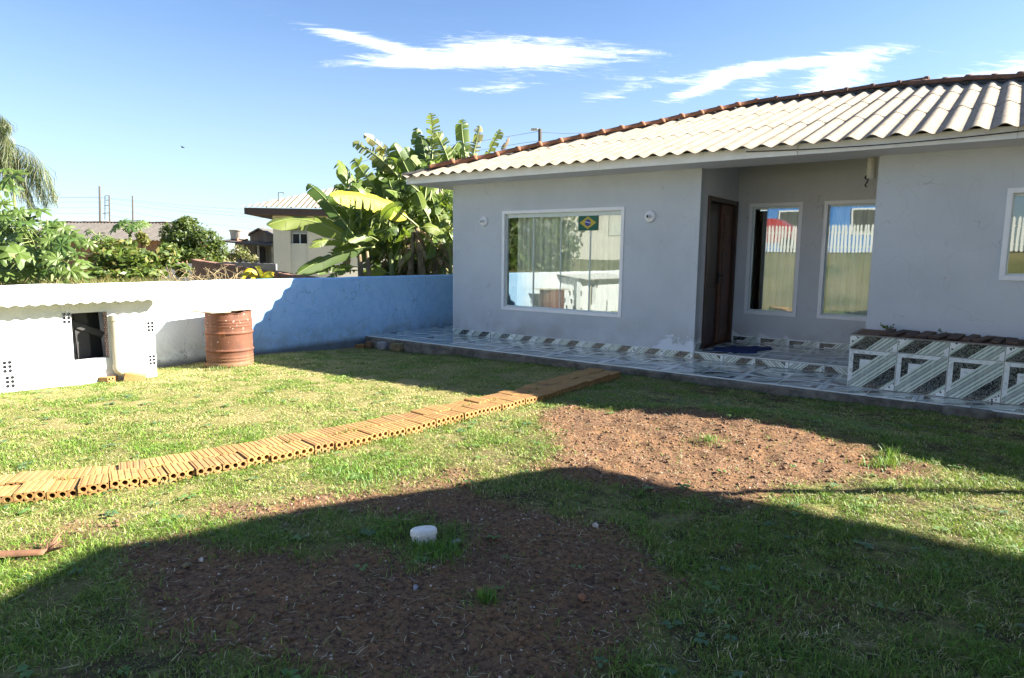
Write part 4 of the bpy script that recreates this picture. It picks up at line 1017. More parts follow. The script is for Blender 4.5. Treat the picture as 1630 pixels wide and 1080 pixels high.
plant_clump('dark banana plant at the back of the clump filling the gap beside the house corner', [((960, 960), (950, 780), .07, 'stem'), ((1080, 960), (1080, 780), .07, 'stem'), ((800, 960), (800, 800), .06, 'stem')],
    fill(46, 640, 1210, 560, 900, ['banana'], (70, 120), (120, 220)) + fill(26, 600, 1150, 740, 860, ['banana', 'banana', 'bananad'], (45, 85), (90, 150), True) + fill(26, 680, 1220, 640, 820, ['banana'], (50, 90), (100, 190), True), 15.0)
plant_clump('tall banana plant with ragged leaves standing above the roof edge', [((1120, 700), (1090, 380), .09, 'stem')], [
    ((1060, 390), (1018, 118), (1035, 250), 80, 'banana', .65), ((1100, 400), (1100, 35), (1112, 200), 92, 'bananar', .9), ((1215, 360), (1128, 148), (1180, 250), 96, 'bananal', .4), ((1085, 400), (1042, 160), (1068, 280), 100, 'banana', .25)]
    + fill(10, 960, 1200, 330, 420, ['banana']), 15.2)
plant_clump('banana plant behind the roof with four leaf tips above the tiles', [((1330, 700), (1320, 420), .09, 'stem')], [
    ((1310, 330), (1278, 70), (1285, 190), 84, 'banana', .3), ((1330, 340), (1382, 108), (1358, 220), 62, 'bananar', .8), ((1390, 360), (1502, 125), (1450, 230), 66, 'bananar', .95), ((1470, 330), (1553, 172), (1512, 245), 26, 'bananad', .9)], 16.6)
yb = thing('banana_plant', 'small yellowing banana plant just behind the white part of the wall', 'banana plant', tuple(P(405, 470, 10.4)), 'banana plants behind the boundary wall')
for (a, b_, c, w_) in (((412, 452), (383, 447), (398, 432), 12), ((412, 450), (408, 424), (413, 437), 14), ((414, 450), (436, 440), (424, 437), 11), ((412, 450), (398, 448), (404, 440), 12)):
    banana_leaf(yb, P(*a, 10.4), P(*b_, 10.2), P(*c, 10.3), w_*10.4/F, 'bananay', .4)

# castor plant: palmate leaves, each one a part
def palmate(lobes=9, deep=.42):
    mb = MB(); vs = [(0, 0, 0)]; fs = []
    for k in range(lobes):
        a = math.pi*2*(k+.5)/lobes*.93+.22; L = (.78+.22*abs(math.sin(a/2)))*random.uniform(.9, 1.05); da = math.pi/lobes
        pt = lambda ang, r, z: (r*math.cos(ang), r*math.sin(ang), z)
        i = len(vs); vs += [pt(a, .5*L, .045), pt(a, L, -.22), pt(a-da*.62, .62*L, -.05), pt(a+da*.62, .62*L, -.05), pt(a-da, deep*.85, -.02), pt(a+da, deep*.85, -.02), pt(a-da*.33, .86*L, -.14), pt(a+da*.33, .86*L, -.14)]
        fs += [(0, i+4, i), (0, i, i+5), (i+4, i+2, i), (i, i+3, i+5), (i+2, i+6, i), (i, i+7, i+3), (i+6, i+1, i), (i, i+1, i+7)]
    mb.add(vs, fs); return mb
def set_orient(o, pos, nrm, spin, sc):
    nrm = Vector(nrm).normalized(); z = nrm; x = z.cross(Vector((.13, .2, 1))).normalized(); y = z.cross(x)
    o.matrix_basis = Matrix.Translation(pos) @ Matrix((x, y, z)).transposed().to_4x4() @ Matrix.Rotation(spin, 4, 'Z') @ Matrix.Diagonal((sc, sc, sc, 1))
cas = thing('castor_plant', 'bushy castor plant with large star shaped leaves above the white wall at the left', 'plant', tuple(P(50, 480, 9.1)))
cv = [palmate(9), palmate(8, .38), palmate(7, .5)]; protos = [c.build('leaf', M['castor']) for c in cv]; pu = [False]*3
CL = [(85, 200, 125), (310, 465, 115), (160, 560, 105), (420, 580, 105), (40, 520, 95), (150, 800, 165), (300, 905, 130), (480, 740, 115), (540, 670, 105), (450, 850, 115), (550, 930, 110), (640, 690, 85), (590, 810, 85), (690, 720, 60), (90, 690, 105), (250, 690, 95), (60, 960, 95), (370, 940, 95), (30, 620, 85), (60, 270, 105), (150, 470, 70), (380, 700, 95), (330, 800, 85), (200, 640, 85), (20, 420, 80), (500, 600, 80), (10, 820, 100), (230, 960, 90), (30, 150, 80), (-40, 300, 110), (-60, 500, 110), (-70, 760, 110)]
for _ in range(46): 
    x = random.uniform(-60, 640); CL.append((x, random.uniform(460+max(0, x-330)*.55, 1010), random.uniform(60, 105)))
stemtips = []
for i, (zx, zy, r) in enumerate(CL):
    d = 9.1+random.uniform(-.35, .45)-(.3 if i < 30 else -.15); pos = Vector(P(zx/4.912, 240+zy/4.912, d))
    k = i % 3; o = protos[k]
    if pu[k]: o = copy_obj(o)
    pu[k] = True
    nrm = VIEW*random.uniform(.35, .9)+Vector((random.uniform(-.3, .5), random.uniform(-.3, .5), random.uniform(.35, .9)))
    set_orient(o, pos, nrm, random.uniform(0, 6.28), r/4.912*d/F*1.25); attach_keep(o, cas); stemtips.append(pos)
sb = [Vector(P(30, 520, 9.3)), Vector(P(80, 520, 9.2)), Vector(P(-20, 520, 9.3))]
tops = [Vector(P(20, 275, 9.3)), Vector(P(75, 350, 9.2)), Vector(P(-15, 300, 9.3))]
for a, b_ in zip(sb, tops):
    a.z = -.55; mb = MB(); mb.tube([a, a.lerp(b_, .5)+Vector((.03, .02, 0)), b_], [.03, .024, .012], 8); mb.build('stem', M['stemg'], cas, smooth=True)
mb = MB()
for p in stemtips:
    s_ = min(range(3), key=lambda j: (tops[j]-p).length); t = random.uniform(.45, .95); q = sb[s_].lerp(tops[s_], t); mb.tube([q, q.lerp(p, .55)+Vector((0, 0, .05)), p], [.008, .006, .005], 4, caps=False)
mb.build('leaf_stalk', M['stemg'], cas)

def leafcloud(name, blobs, n, size, cols, parent=None, up=.5, flat=1.0, shell=.45, aspect=.5, rs=1.0):
    bl = [(np.array(c), np.array(r) if np.ndim(r) else np.array([r, r, r])) for c, r in blobs]
    wts = np.array([np.prod(r)**(2/3) for _, r in bl]); wts /= wts.sum(); pick = rng.choice(len(bl), n, p=wts)
    C = np.array([b_[0] for b_ in bl])[pick]; RR = np.array([b_[1] for b_ in bl])[pick]
    d = rng.normal(size=(n, 3)); d /= np.linalg.norm(d, axis=1)[:, None]; rad = (shell+(1-shell)*rng.random(n))
    clump = fbm(d[:, 0]*3+pick*7.7, d[:, 1]*3+d[:, 2]*2.3, 3)
    keep = clump > .36; rad = rad*(.78+.5*(clump-.3))
    pos = C+d*RR*rad[:, None]
    pos, d, pick, clump = pos[keep], d[keep], pick[keep], clump[keep]; n = len(pos)
    nrm = d*.6+rng.normal(size=(n, 3))*.6+np.array([0, 0, up]); nrm /= np.linalg.norm(nrm, axis=1)[:, None]
    a = np.cross(nrm, rng.normal(size=(n, 3))); a /= np.linalg.norm(a, axis=1)[:, None]; b_ = np.cross(nrm, a)
    s_ = size*rng.uniform(.6, 1.35, n)[:, None]
    V = np.stack([pos-a*s_, pos+b_*s_*aspect-nrm*s_*.12, pos+a*s_*1.1-nrm*s_*.25, pos-b_*s_*aspect-nrm*s_*.12], 1)
    cc = np.array(cols); ix = rng.choice(len(cc), n); col = cc[ix]*rng.uniform(.7, 1.25, n)[:, None]
    o = stuffmesh(name, V, 4, [(0, 1, 2), (0, 2, 3)], M['leafcol'], col)
    if parent is not None: attach(o, parent)
    return o
def tree(label, base, height_crown, blobs, n, size, cols, cat='tree', group=None, tr=.1, name='tree', limbs=5, **k):
    base = Vector(base); t = thing(name, label, cat, tuple(base), group)
    mb = MB(); top = Vector(blobs[0][0]); pts = [base, base.lerp(top, .35)+Vector((.05, .03, 0)), base.lerp(top, .7), top]
    mb.tube(pts, [tr, tr*.75, tr*.5, tr*.15], 8); mb.build('trunk', M['bark'], t, smooth=True)
    for c, r in blobs[1:limbs+1]:
        mb = MB(); s_ = base.lerp(top, random.uniform(.35, .6)); mb.tube([s_, s_.lerp(Vector(c), .5)+Vector((0, 0, .08)), Vector(c)], [tr*.4, tr*.25, tr*.06], 6); mb.build('limb', M['bark'], t, smooth=True)
    leafcloud('crown', blobs, n, size, cols, t, **k); return t
def gbase(u, v, d): p = P(u, v, d); return (p[0], p[1], float(hb(p[0], p[1])))
GR = [(.045, .08, .017), (.034, .062, .014), (.07, .10, .024), (.09, .115, .028)]
YG = [(.10, .155, .025), (.08, .125, .022), (.13, .165, .035), (.06, .10, .022), (.17, .15, .045)]
pb = lambda L, d: [(tuple(P(u, v, d+dd)), np.array([rx, max(rx, ry)*.8, ry])*d/F) for u, v, rx, ry, dd in L]
tree('dense round dark green tree in front of the long grey roof', gbase(305, 440, 20), 2, pb([(298, 378, 40, 30, 0), (272, 375, 24, 26, .3), (322, 385, 34, 28, -.2), (345, 398, 22, 24, -.2), (285, 402, 34, 22, -.4), (322, 408, 34, 16, -.5), (296, 356, 24, 13, 0), (270, 400, 22, 20, 0)], 20), 9000, .055, GR+[(.10, .14, .03)], shell=.5)
tree('loose bright green shrub with yellowish leaves behind the white wall', gbase(215, 450, 12), 2, pb([(215, 415, 50, 26, 0), (170, 415, 36, 30, 0), (255, 412, 34, 22, .2), (190, 395, 40, 18, .3), (235, 435, 40, 16, -.4), (160, 438, 30, 16, -.3), (290, 430, 18, 14, -.1), (200, 440, 50, 14, -.4), (270, 400, 26, 14, .3)], 12), 5200, .062, YG, cat='shrub', name='shrub', aspect=.42, shell=.3)
tree('small pale twiggy shrub before the wooden shack', gbase(383, 430, 24), 1, pb([(383, 402, 18, 14, 0), (400, 412, 12, 9, 0), (368, 408, 14, 12, 0)], 24), 700, .06, [(.2, .19, .08), (.14, .17, .05), (.25, .22, .12)], cat='shrub', name='shrub', shell=.3)
tree('dark green treetop showing behind the banana leaves over the roof edge', gbase(725, 400, 34), 2, pb([(728, 250, 26, 16, 0), (705, 262, 22, 16, 0), (745, 255, 18, 12, 0)], 34), 3000, .10, GR)
tree('small olive yellow shrub before the long grey roof', gbase(225, 430, 22), 1, pb([(225, 378, 12, 12, 0), (232, 385, 9, 9, 0)], 22), 700, .05, [(.17, .15, .035), (.11, .12, .03)], cat='shrub', name='shrub', limbs=1)
tree('dark undergrowth between the banana stems behind the blue wall', gbase(660, 440, 15.6), 1, pb([(660, 420, 60, 18, 0), (610, 428, 40, 14, 0), (700, 410, 30, 26, .2), (640, 436, 70, 12, -.2)], 15.6), 3800, .075, GR+[(.10, .08, .04)], cat='shrub', name='shrub', aspect=.3, shell=.2, limbs=1)
# papaya plants with palmate leaves
def papaya(label, u, v, top, d, n, r):
    t = thing('papaya_plant', label, 'plant', gbase(u, v, d), 'papaya plants'); a = Vector(gbase(u, v, d)); b_ = Vector(P(u+2, top+6, d)); mb = MB(); mb.tube([a, a.lerp(b_, .5), b_], [.05, .04, .03], 8); mb.build('trunk', M['stemg'], t, smooth=True)
    for i in range(n):
        an = 6.28*i/n; o = copy_obj(protos[i % 3]); p = b_+Vector((math.cos(an)*r*2.0, math.sin(an)*r*1.4, r*random.uniform(-.4, 1.5)))
        set_orient(o, p, VIEW*.4+Vector((math.cos(an)*.4, math.sin(an)*.4, .8)), an, r*random.uniform(.8, 1.1)); o.data = protos[i % 3].data; attach_keep(o, t)
        mb = MB(); mb.tube([b_, b_.lerp(p, .6)+Vector((0, 0, .06)), p], .008, 4); mb.build('leaf_stalk', M['stemg'], t)
papaya('slender papaya plant rising above the shrub before the grey roof', 205, 440, 368, 13, 12, .17)
papaya('smaller papaya plant left of the slender one near the castor plant', 155, 440, 374, 12.6, 8, .12)
# palm
palm = thing('palm_tree', 'tall palm with drooping feathery fronds at the left edge of the picture', 'palm tree', gbase(-45, 470, 16))
a = Vector(gbase(-45, 470, 16)); b_ = Vector(P(-40, 250, 16)); mb = MB(); mb.tube([a, a.lerp(b_, .5), b_], [.16, .13, .12], 12); mb.build('trunk', M['bark'], palm, smooth=True)
def frond(base, mid, tip, ln, dry=0):
    N = 420; V = np.zeros((N, 4, 3)); base, mid, tip = Vector(base), Vector(mid), Vector(tip); C = []
    for i in range(N):
        t = .12+.88*i/N; p = bez(base, mid, tip, t); L = ln*(math.sin(math.pi*min(1, t*.9+.08))**.5)*random.uniform(.7, 1.1)
        dr = Vector((random.gauss(0, .22), random.gauss(0, .22), -1)).normalized(); q = p+dr*L*.5+Vector((random.gauss(0, .06), random.gauss(0, .06), .05)); e = p+dr*L
        s_ = Vector((random.gauss(0, 1), random.gauss(0, 1), 0)).normalized()*.0065
        V[i] = [p, q-s_, e, q+s_]; C.append(random.choice([(.13, .16, .07), (.09, .12, .05), (.18, .18, .10)] if not dry else [(.28, .24, .10), (.22, .2, .07), (.15, .16, .06)]))
    o = stuffmesh('frond', V, 4, [(0, 1, 3), (1, 2, 3)], M['leafcol'], np.array(C)); attach(o, palm); del_kind = None
    mb = MB(); mb.tube([bez(base, mid, tip, i/10) for i in range(11)], [.014*(1-.08*i) for i in range(11)], 5); mb.build('rachis', M['stemg'], o)
c0 = P(-40, 250, 16)
for md, tp, ln, dr in (((42, 236), (88, 318), .95, 0), ((10, 250), (52, 330), .85, 1), ((0, 200), (12, 268), .95, 0), ((-10, 185), (14, 205), .7, 0), ((-90, 200), (-120, 300), .9, 0), ((-50, 180), (-70, 190), .8, 0), ((30, 250), (74, 325), .8, 0)):
    frond(c0, P(*md, 15.8), P(*tp, 15.6), ln, dr)

# ================================================================== houses and walls beyond
def local(u, v, d, turn=0.0, z=None):
    p = P(u, v, d); zz = float(hb(p[0], p[1])) if z is None else z
    a = -YAW+turn; m_ = Matrix.Translation((p[0], p[1], zz)) @ Matrix.Rotation(a, 4, 'Z'); return m_
class LB(MB):
    """mesh built in a local frame"""
    def __init__(s, mtx): super().__init__(); s.mtx = mtx
    def add(s, vs, fs, m=0, uv=None): return super().add([s.mtx @ Vector(p) for p in vs], fs, m, uv)
def zt_(v, u, d): return CP[2]+((406.4+(u-815)*.0116)-v)*d/F
# cream house
d = 26; Lm = local(437, 440, d, .10); k = d/F; z0 = Lm.translation.z
ch = thing('house', 'cream plastered house with pale corrugated roof behind the banana plants', 'house', tuple(Lm.translation))
ze = zt_(344, 440, d)-z0
w = LB(Lm); w.box(0, 26*k, 0, 6, 0, ze); w.box(53*k, 260*k, 0, 6, 0, ze); w.box(26*k, 53*k, 0.35, 6, 0, ze-.0); w.build('wall', M['cream'], ch)
w = LB(Lm); w.box(26.2*k, 52.8*k, .05, .36, .02, (zt_(388, 475, d)-z0)); w.build('bay_wall', M['creamb'], ch)
w = LB(Lm); zz0, zz1 = zt_(388, 475, d)-z0, zt_(371, 475, d)-z0
w.box(27*k, 51*k, .28, .345, zz0, zz1); wn = w.build('window', M['dark'], ch)
w = LB(Lm); 
for a_, b_ in ((27, 28), (38, 40), (50, 51)): w.box(a_*k, b_*k, .24, .28, zz0, zz1)
w.box(27*k, 51*k, .24, .28, zz1-.05, zz1); w.build('frame', M['track'], wn)
w = LB(Lm); w.box(-34*k, 262*k, -.75, -.70, ze-.02, ze+.22); w.box(-34*k, -33*k, -.70, 6.5, ze-.02, ze+.22); w.build('fascia_board', M['brown'], ch)
w = LB(Lm); w.box(-33*k, 262*k, -.70, 6.5, ze-.02, ze+.02); w.build('soffit', M['brown'], ch)
R3 = Lm.to_3x3(); ux = R3 @ Vector((1, 0, 0)); uy = R3 @ Vector((0, 1, 0))
o0 = Lm @ Vector((-36*k, -.85, ze+.26)); ap = Lm @ Vector((90*k, 3.4, ze+1.5))
dirh = (ap-o0); hn = Vector((-dirh.y, dirh.x, 0)).normalized()
us_ = (uy*4.3+Vector((0, 0, 1.26))).normalized()
for c in range(9):
    ob = sheet(o0+ux*(c*.9), ux, us_, .92, 4.45, 0, [(o0, hn)], per=.2, amp=.025, seg=6)
    if ob: ob.data.materials.append(M['roof']); attach(ob, ch)
w = LB(Lm); w.tube([(12*k, -.2, ze+.5), (12*k, -.2, ze+.85), (20*k, -.2, ze+.85), (20*k, -.2, ze+.78)], .018, 6); w.build('antenna', M['pole'], ch)
# wooden shack with tank
d = 31; Lm = local(365, 430, d, .05); k = d/F; z0 = Lm.translation.z; H = lambda v, u=400: zt_(v, u, d)-z0
sh = thing('shack', 'old wooden shack with gable and lean to roof beside the cream house', 'shack', tuple(Lm.translation))
w = LB(Lm); w.box(-4*k, 74*k, 1.2, 4, -.2, H(386)); w.build('wall', M['oldwood'], sh)
w = LB(Lm); w.add([(24*k, .9, H(385)), (74*k, .9, H(385)), (74*k, .9, H(380)), (41*k, .9, H(364)), (24*k, .9, H(372)), (24*k, 4, H(385)), (74*k, 4, H(385)), (74*k, 4, H(380)), (41*k, 4, H(364)), (24*k, 4, H(372))], [(0, 1, 2, 3, 4), (5, 9, 8, 7, 6), (0, 4, 9, 5), (1, 6, 7, 2)]); w.build('gable', M['oldwood'], sh)
w = LB(Lm); w.add([(41*k, .6, H(362.5)), (80*k, .6, H(383)), (80*k, 4.2, H(383)), (41*k, 4.2, H(362.5)), (20*k, .6, H(374)), (20*k, 4.2, H(374))], [(0, 1, 2, 3), (4, 0, 3, 5)]); w.build('roof', M['farroof'], sh, solid=.06)
w = LB(Lm); w.add([(-8*k, -.6, H(384)), (74*k, -.6, H(390)), (74*k, 1.3, H(386)), (-8*k, 1.3, H(381))], [(0, 1, 2, 3)]); w.build('lean_to_roof', M['farroof'], sh, solid=.07)
for a_, b_ in ((30, 44), (56, 68)): w = LB(Lm); w.box(a_*k, b_*k, 1.14, 1.2, -.1, H(393)); w.build('door', M['dark'], sh)
for a_ in (27, 50, 72): w = LB(Lm); w.box(a_*k, (a_+3)*k, -.5, -.42, -.2, H(388)); w.build('post', M['plank'], sh)
tk = thing('water_tank', 'round grey cement water tank on the lean to roof of the wooden shack', 'water tank', tuple(Lm @ Vector((14*k, .3, H(382)))))
w = MB(); w.lathe([(.36, 0), (.41, .36), (.435, .38), (.44, .43), (.39, .44), (.37, .38), (0, .36)], 28, Lm @ Vector((14*k, .3, H(381.5)))); w.build('tank_body', M['tank'], tk, smooth=False)
w = MB(); w.box(*[q for c in range(3) for q in ((Lm @ Vector((14*k, .3, H(382))))[c]-(.28, .28, .10)[c], (Lm @ Vector((14*k, .3, H(382))))[c]+(.28, .28, .06)[c])]); w.build('tank_base', M['bwall'], tk)
# long grey roof
d = 44; Lm = local(95, 430, d, -.12); k = d/F; z0 = Lm.translation.z; H = lambda v, u=180: zt_(v, u, d)-z0
fh = thing('house', 'distant low house with long grey corrugated roof and reddish wall beyond the shrubs', 'house', tuple(Lm.translation))
w = LB(Lm); w.box(-60*k, 184*k, 0, 6, -.2, H(382)); w.build('wall', M['bwall'], fh)
R3 = Lm.to_3x3(); ux = R3 @ Vector((1, 0, 0)); uy = R3 @ Vector((0, 1, 0)); us_ = (uy*3.6+Vector((0, 0, H(353)-H(383)))).normalized()
for c in range(10):
    ob = sheet(Lm @ Vector((-62*k+c*1.04, -.6, H(383))), ux, us_, 1.06, 3.85, 0, [], per=.26, amp=.035, seg=5)
    ob.data.materials.append(M['farroof']); attach(ob, fh)
w = LB(Lm); 
for c in range(25): w.obox((-62*k+.2+c*.40, 3.05, H(353)+.03), (.19, 0, 0), (0, .10, 0), (0, 0, .05+random.uniform(-.01, .02)))
w.build('ridge_cap', M['ridge'], fh)
# low dark walls
def lowwall(label, A, B, hgt, mat, cap=None, t_=.15):
    A, B = Vector(A), Vector(B); dx = (B-A); dx.z = 0; dx.normalize(); nn = Vector((-dx.y, dx.x, 0)); mb = MB(); N = 24; vs = []
    t = thing('garden_wall', label, 'wall', (A.x, A.y, float(hb(A.x, A.y))))
    for i in range(N+1):
        p = A.lerp(B, i/N); q = p+Vector((0, 0, random.uniform(-.012, .012))); b_ = Vector((p.x, p.y, p.z-hgt)); vs += [b_-nn*t_/2, q-nn*t_/2, q+nn*t_/2, b_+nn*t_/2]
    mb.add(vs, [(i*4+k, (i+1)*4+k, (i+1)*4+k+1, i*4+k+1) for i in range(N) for k in range(3)]+[(0, 1, 2, 3), (N*4+3, N*4+2, N*4+1, N*4)]); mb.build('wall_body', M[mat], t)
    if cap:
        c_ = MB(); L = (B-A).length; m_ = int(L/.24)
        for i in range(m_):
            p = A.lerp(B, (i+.5)/m_)+Vector((0, 0, .03+random.uniform(-.01, .012))); d_ = (B-A).normalized(); c_.obox(p, d_*.115, nn*(t_*.62), Vector((0, 0, .03)))
        c_.build('coping', M[cap], t)
    return t
lowwall('bare brick garden wall with rough brick coping sloping down behind the whitewashed wall', P(310, 417, 17), P(505, 448, 11.8), 1.6, 'bwall', 'bwall')
lowwall('sooty grey plastered wall beside the green shrub', P(240, 419, 18), P(312, 420, 18.3), 1.8, 'greywall')
lowwall('dark grey wall in front of the wooden shack', P(318, 416, 23), P(440, 420, 23), 1.8, 'greywall')
# dry twigs and dry grass
mb = MB()
for _ in range(70):
    u = random.uniform(268, 378); p = Vector(P(u, 452, 9.8+random.uniform(0, .8))); q = p+Vector((random.gauss(0, .16), random.gauss(0, .16), random.uniform(.06, .30))); m_ = p.lerp(q, .5)+Vector((random.gauss(0, .05), random.gauss(0, .05), .03)); mb.tube([p, m_, q], [.007, .005, .003], 4, caps=False)
tag(mb.build('dry_brush', M['straw']), 'heap of dry pale twigs lying behind the whitewashed wall', 'dry twigs', kind='stuff')
N = 2600; uu = rng.uniform(-30, 300, N); V = np.zeros((N, 3, 3)); C = np.zeros((N, 3))
for i in range(N):
    p = P(uu[i], 458, 8.6+rng.random()*1.6); p[0] = min(p[0], WX-.28-.4*rng.random()); h = rng.uniform(.04, .17); an = rng.random()*6.28; l_ = np.array([math.cos(an), math.sin(an), 0])
    V[i] = [p-l_*.006, p+l_*.006, p+np.array([rng.normal()*.10, rng.normal()*.10, h])]; C[i] = [(.26, .20, .08), (.16, .15, .05), (.10, .13, .03)][rng.integers(3)]
tag(stuffmesh('dry_grass', V, 3, [(0, 1, 2)], M['blade'], C), 'dry grass growing along the far side of the boundary wall', 'grass', kind='stuff')
# poles, wires, bird
def pole(label, u, v0, v1, d, r, cat='pole', group='utility poles on the skyline', arm=None):
    a = Vector(P(u, v1, d)); b_ = Vector(P(u-1.5, v0, d)); t = thing('utility_pole', label, cat, tuple(a), group); mb = MB(); mb.tube([a, b_], [r*1.15, r*.85], 8); mb.build('pole_shaft', M['pole'], t)
    if arm:
        for (u0, va, u1, vb) in arm: mb = MB(); mb.tube([Vector(P(u0, va, d)), Vector(P(u1, vb, d))], r*.4, 5); mb.build('crossarm', M['pole'], t)
    return t
pole('left and tallest of the three distant poles above the grey roof', 160, 297, 400, 90, .15)
pole('distant double pole with rungs like a ladder, middle of the three', 175.5, 312, 400, 90, .11, arm=[(167, 312, 175, 312), (167, 312, 167, 350), (166, 328, 175, 327), (164, 340, 176, 339), (168, 319, 175, 319)])
pole('right of the three distant poles above the grey roof, with a low antenna', 212.5, 312, 400, 90, .12, arm=[(190, 352, 220, 351.5)])
for i, (v0, v1) in enumerate(((311, 318), (319, 330), (328, 350), (337, 372), (312, 326))):
    a, b_, c = Vector(P(20, v0, 92)), Vector(P(160, v0+3, 92)), Vector(P(430, v1+18, 92)); mb = MB(); mb.tube([a, a.lerp(b_, .5)-Vector((0, 0, .15)), b_, b_.lerp(c, .5)-Vector((0, 0, .25)), c], .014, 4)
    tag(mb.build('power_line', M['pole']), ('highest', 'second highest', 'middle', 'lowest and most slanting', 'faint extra')[i]+' of the thin power lines by the distant poles', 'power line', 'power lines by the distant poles')
d = 40; lp = pole('grey street pole with a short arm rising behind the house roof', 861, 206, 420, d, .13, 'street lamp', None, arm=None); lp.name = 'street_lamp'
mb = MB(); a = Vector(P(861, 207, d)); b_ = Vector(P(850, 206.5, d)); mb.tube([a, b_], .06, 6); mb.obox(b_, RT*.18, Vector((0, 0, .05)), FW*.08); mb.build('lamp_head', M['tank'], lp)
for wl_, pts in (('upper wire running left from the street pole over the banana leaves', [(861, 209), (800, 219), (740, 229), (640, 240), (560, 262)]), ('wire running right from the street pole behind the roof', [(861, 211), (900, 213), (960, 211), (1040, 205)]), ('lower wire dropping left from the street pole behind the banana plants', [(861, 224), (820, 230), (760, 240), (700, 247), (600, 290), (530, 345)])):
    mb = MB(); mb.tube([Vector(P(u, v, d)) for u, v in pts], .010, 4); tag(mb.build('power_line', M['pole']), wl_, 'power line', 'power lines from the street pole')
bp_ = Vector(P(291, 235, 60)); bird = thing('bird', 'tiny dark bird flying in the clear sky at the upper left', 'bird', tuple(bp_))
mb = MB(); mb.lathe([(0, -.16), (.035, -.10), (.05, 0), (.035, .09), (.028, .12), (.015, .15), (0, .18)], 8, bp_, axis=tuple(RT)); mb.build('bird_body', M['bird'], bird, smooth=True)
for s_ in (-1, 1):
    mb = MB(); f_ = Vector(FW)*s_; r_t = Vector(RT); mb.add([bp_+r_t*.06, bp_+f_*.16+r_t*.05+Vector((0, 0, .05)), bp_+f_*.34-r_t*.06+Vector((0, 0, .03)), bp_+f_*.16-r_t*.07+Vector((0, 0, .04)), bp_-r_t*.07], [(0, 1, 3, 4), (1, 2, 3)]); mb.build('wing', M['bird'], bird, solid=.008)

# ================================================================== what stands beside and behind the camera (throws the near shadow, shows in the panes)
nb_ = thing('house', 'unseen neighbouring house right of the garden, flat roof shaped to throw the near shadow', 'house', (12, -5, 0))
pl = [(16, -.95), (9.91, -1.06), (9.6, -1.76), (9.18, -2.58), (9.0, -3.2), (8.8, -3.5), (9.02, -4.0), (9.5, -6), (9.8, -9.6), (16, -9.6)]  # unseen roof, outline traced back along the sun from the near shadow's edge
mb = MB(); n = len(pl); mb.add([(x, y, 3.66) for x, y in pl]+[(x, y, 3.8) for x, y in pl], [tuple(range(n))[::-1], tuple(range(n, 2*n))]+[(i, (i+1) % n, n+(i+1) % n, n+i) for i in range(n)]); 
o = mb.build('roof', M['trim'], nb_)
if True:
    cx_ = sum(p[0] for p in pl)/n; cy_ = sum(p[1] for p in pl)/n; wl = [(15.8, -2.1), (11.3, -2.3), (10.3, -3.3), (9.9, -4.4), (10.2, -6), (10.4, -9.3), (15.8, -9.3)]; n = len(wl)
    mb = MB(); mb.add([(x, y, -.3) for x, y in wl]+[(x, y, 3.655) for x, y in wl], [(i, (i+1) % n, n+(i+1) % n, n+i) for i in range(n)]); mb.build('wall', M['creamb'], nb_)
lnx, lny = 8.75, -2.55
mb = MB(); mb.tube([(lnx, lny, -.2), (lnx, lny, 2.35)], .04, 8); tag(mb.build('post', M['oldwood']), 'thin wooden post at the right of the lawn, out of the picture', 'post')
fy = -16.0
fence = thing('picket_fence', 'white picket fence on the rise behind the garden, mirrored in the porch windows', 'fence', (2, fy, float(hb(2, fy))))
mb = MB(); mb.add([(-.036, -.01, 0), (.036, -.01, 0), (.036, .01, 0), (-.036, .01, 0), (-.036, -.01, 1.0), (.036, -.01, 1.0), (.036, .01, 1.0), (-.036, .01, 1.0), (0, -.01, 1.07), (0, .01, 1.07)],
    [(0, 1, 5, 8, 4), (2, 3, 7, 9, 6), (1, 2, 6, 5), (3, 0, 4, 7), (5, 6, 9, 8), (4, 8, 9, 7)]); pk = mb.build('picket', M['picket']); first = True
for i in range(108):
    x = -3.5+.125*i; o = pk if first else copy_obj(pk); first = False
    o.matrix_basis = Matrix.Translation((x, fy, float(hb(x, fy))+.04)) @ Matrix.Rotation(random.gauss(0, .012), 4, 'Y'); attach_keep(o, fence)
for z in (.25, .8): mb = MB(); mb.tube([(x, fy-.03, float(hb(x, fy))+z) for x in np.linspace(-3.6, 10.1, 12)], .025, 4); mb.build('rail', M['picket'], fence)
bh = thing('house', 'bright blue house beyond the white picket fence, mirrored in the porch windows', 'house', (1, -26, 1.75))
z = 1.6; w = MB(); w.box(-4, 3.4, -31, -25, z, z+3.4); w.build('wall', M['blueh'], bh)
w = MB(); w.add([(-4.6, -24.4, z+3.35), (4.0, -24.4, z+3.35), (4.0, -28, z+4.6), (-4.6, -28, z+4.6), (-4.6, -31.6, z+3.35), (4.0, -31.6, z+3.35)], [(0, 1, 2, 3), (3, 2, 5, 4)]); w.build('roof', M['ridge'], bh, solid=.12)
for x in (-2.6, .6): w = MB(); w.box(x, x+1.3, -25, -24.95, z+1, z+2.3); wn = w.build('window', M['frame'], bh); w = MB(); w.box(x+.08, x+1.22, -24.95, -24.94, z+1.08, z+2.22); w.build('pane', M['dark'], wn)
car = thing('parked_car', 'red car parked behind the white picket fence, mirrored in the left porch window', 'car', (-1.7, -18.6, float(hb(-1.7, -18.6))))
zb = float(hb(-.6, -18.6)); prof = [(-2.1, .35), (-2.05, .8), (-1.3, .92), (-.75, 1.38), (.75, 1.42), (1.45, 1.0), (2.05, .92), (2.1, .4)]
mb = MB(); n = len(prof); ins_ = lambda z: .10 if z > 1.2 else 0
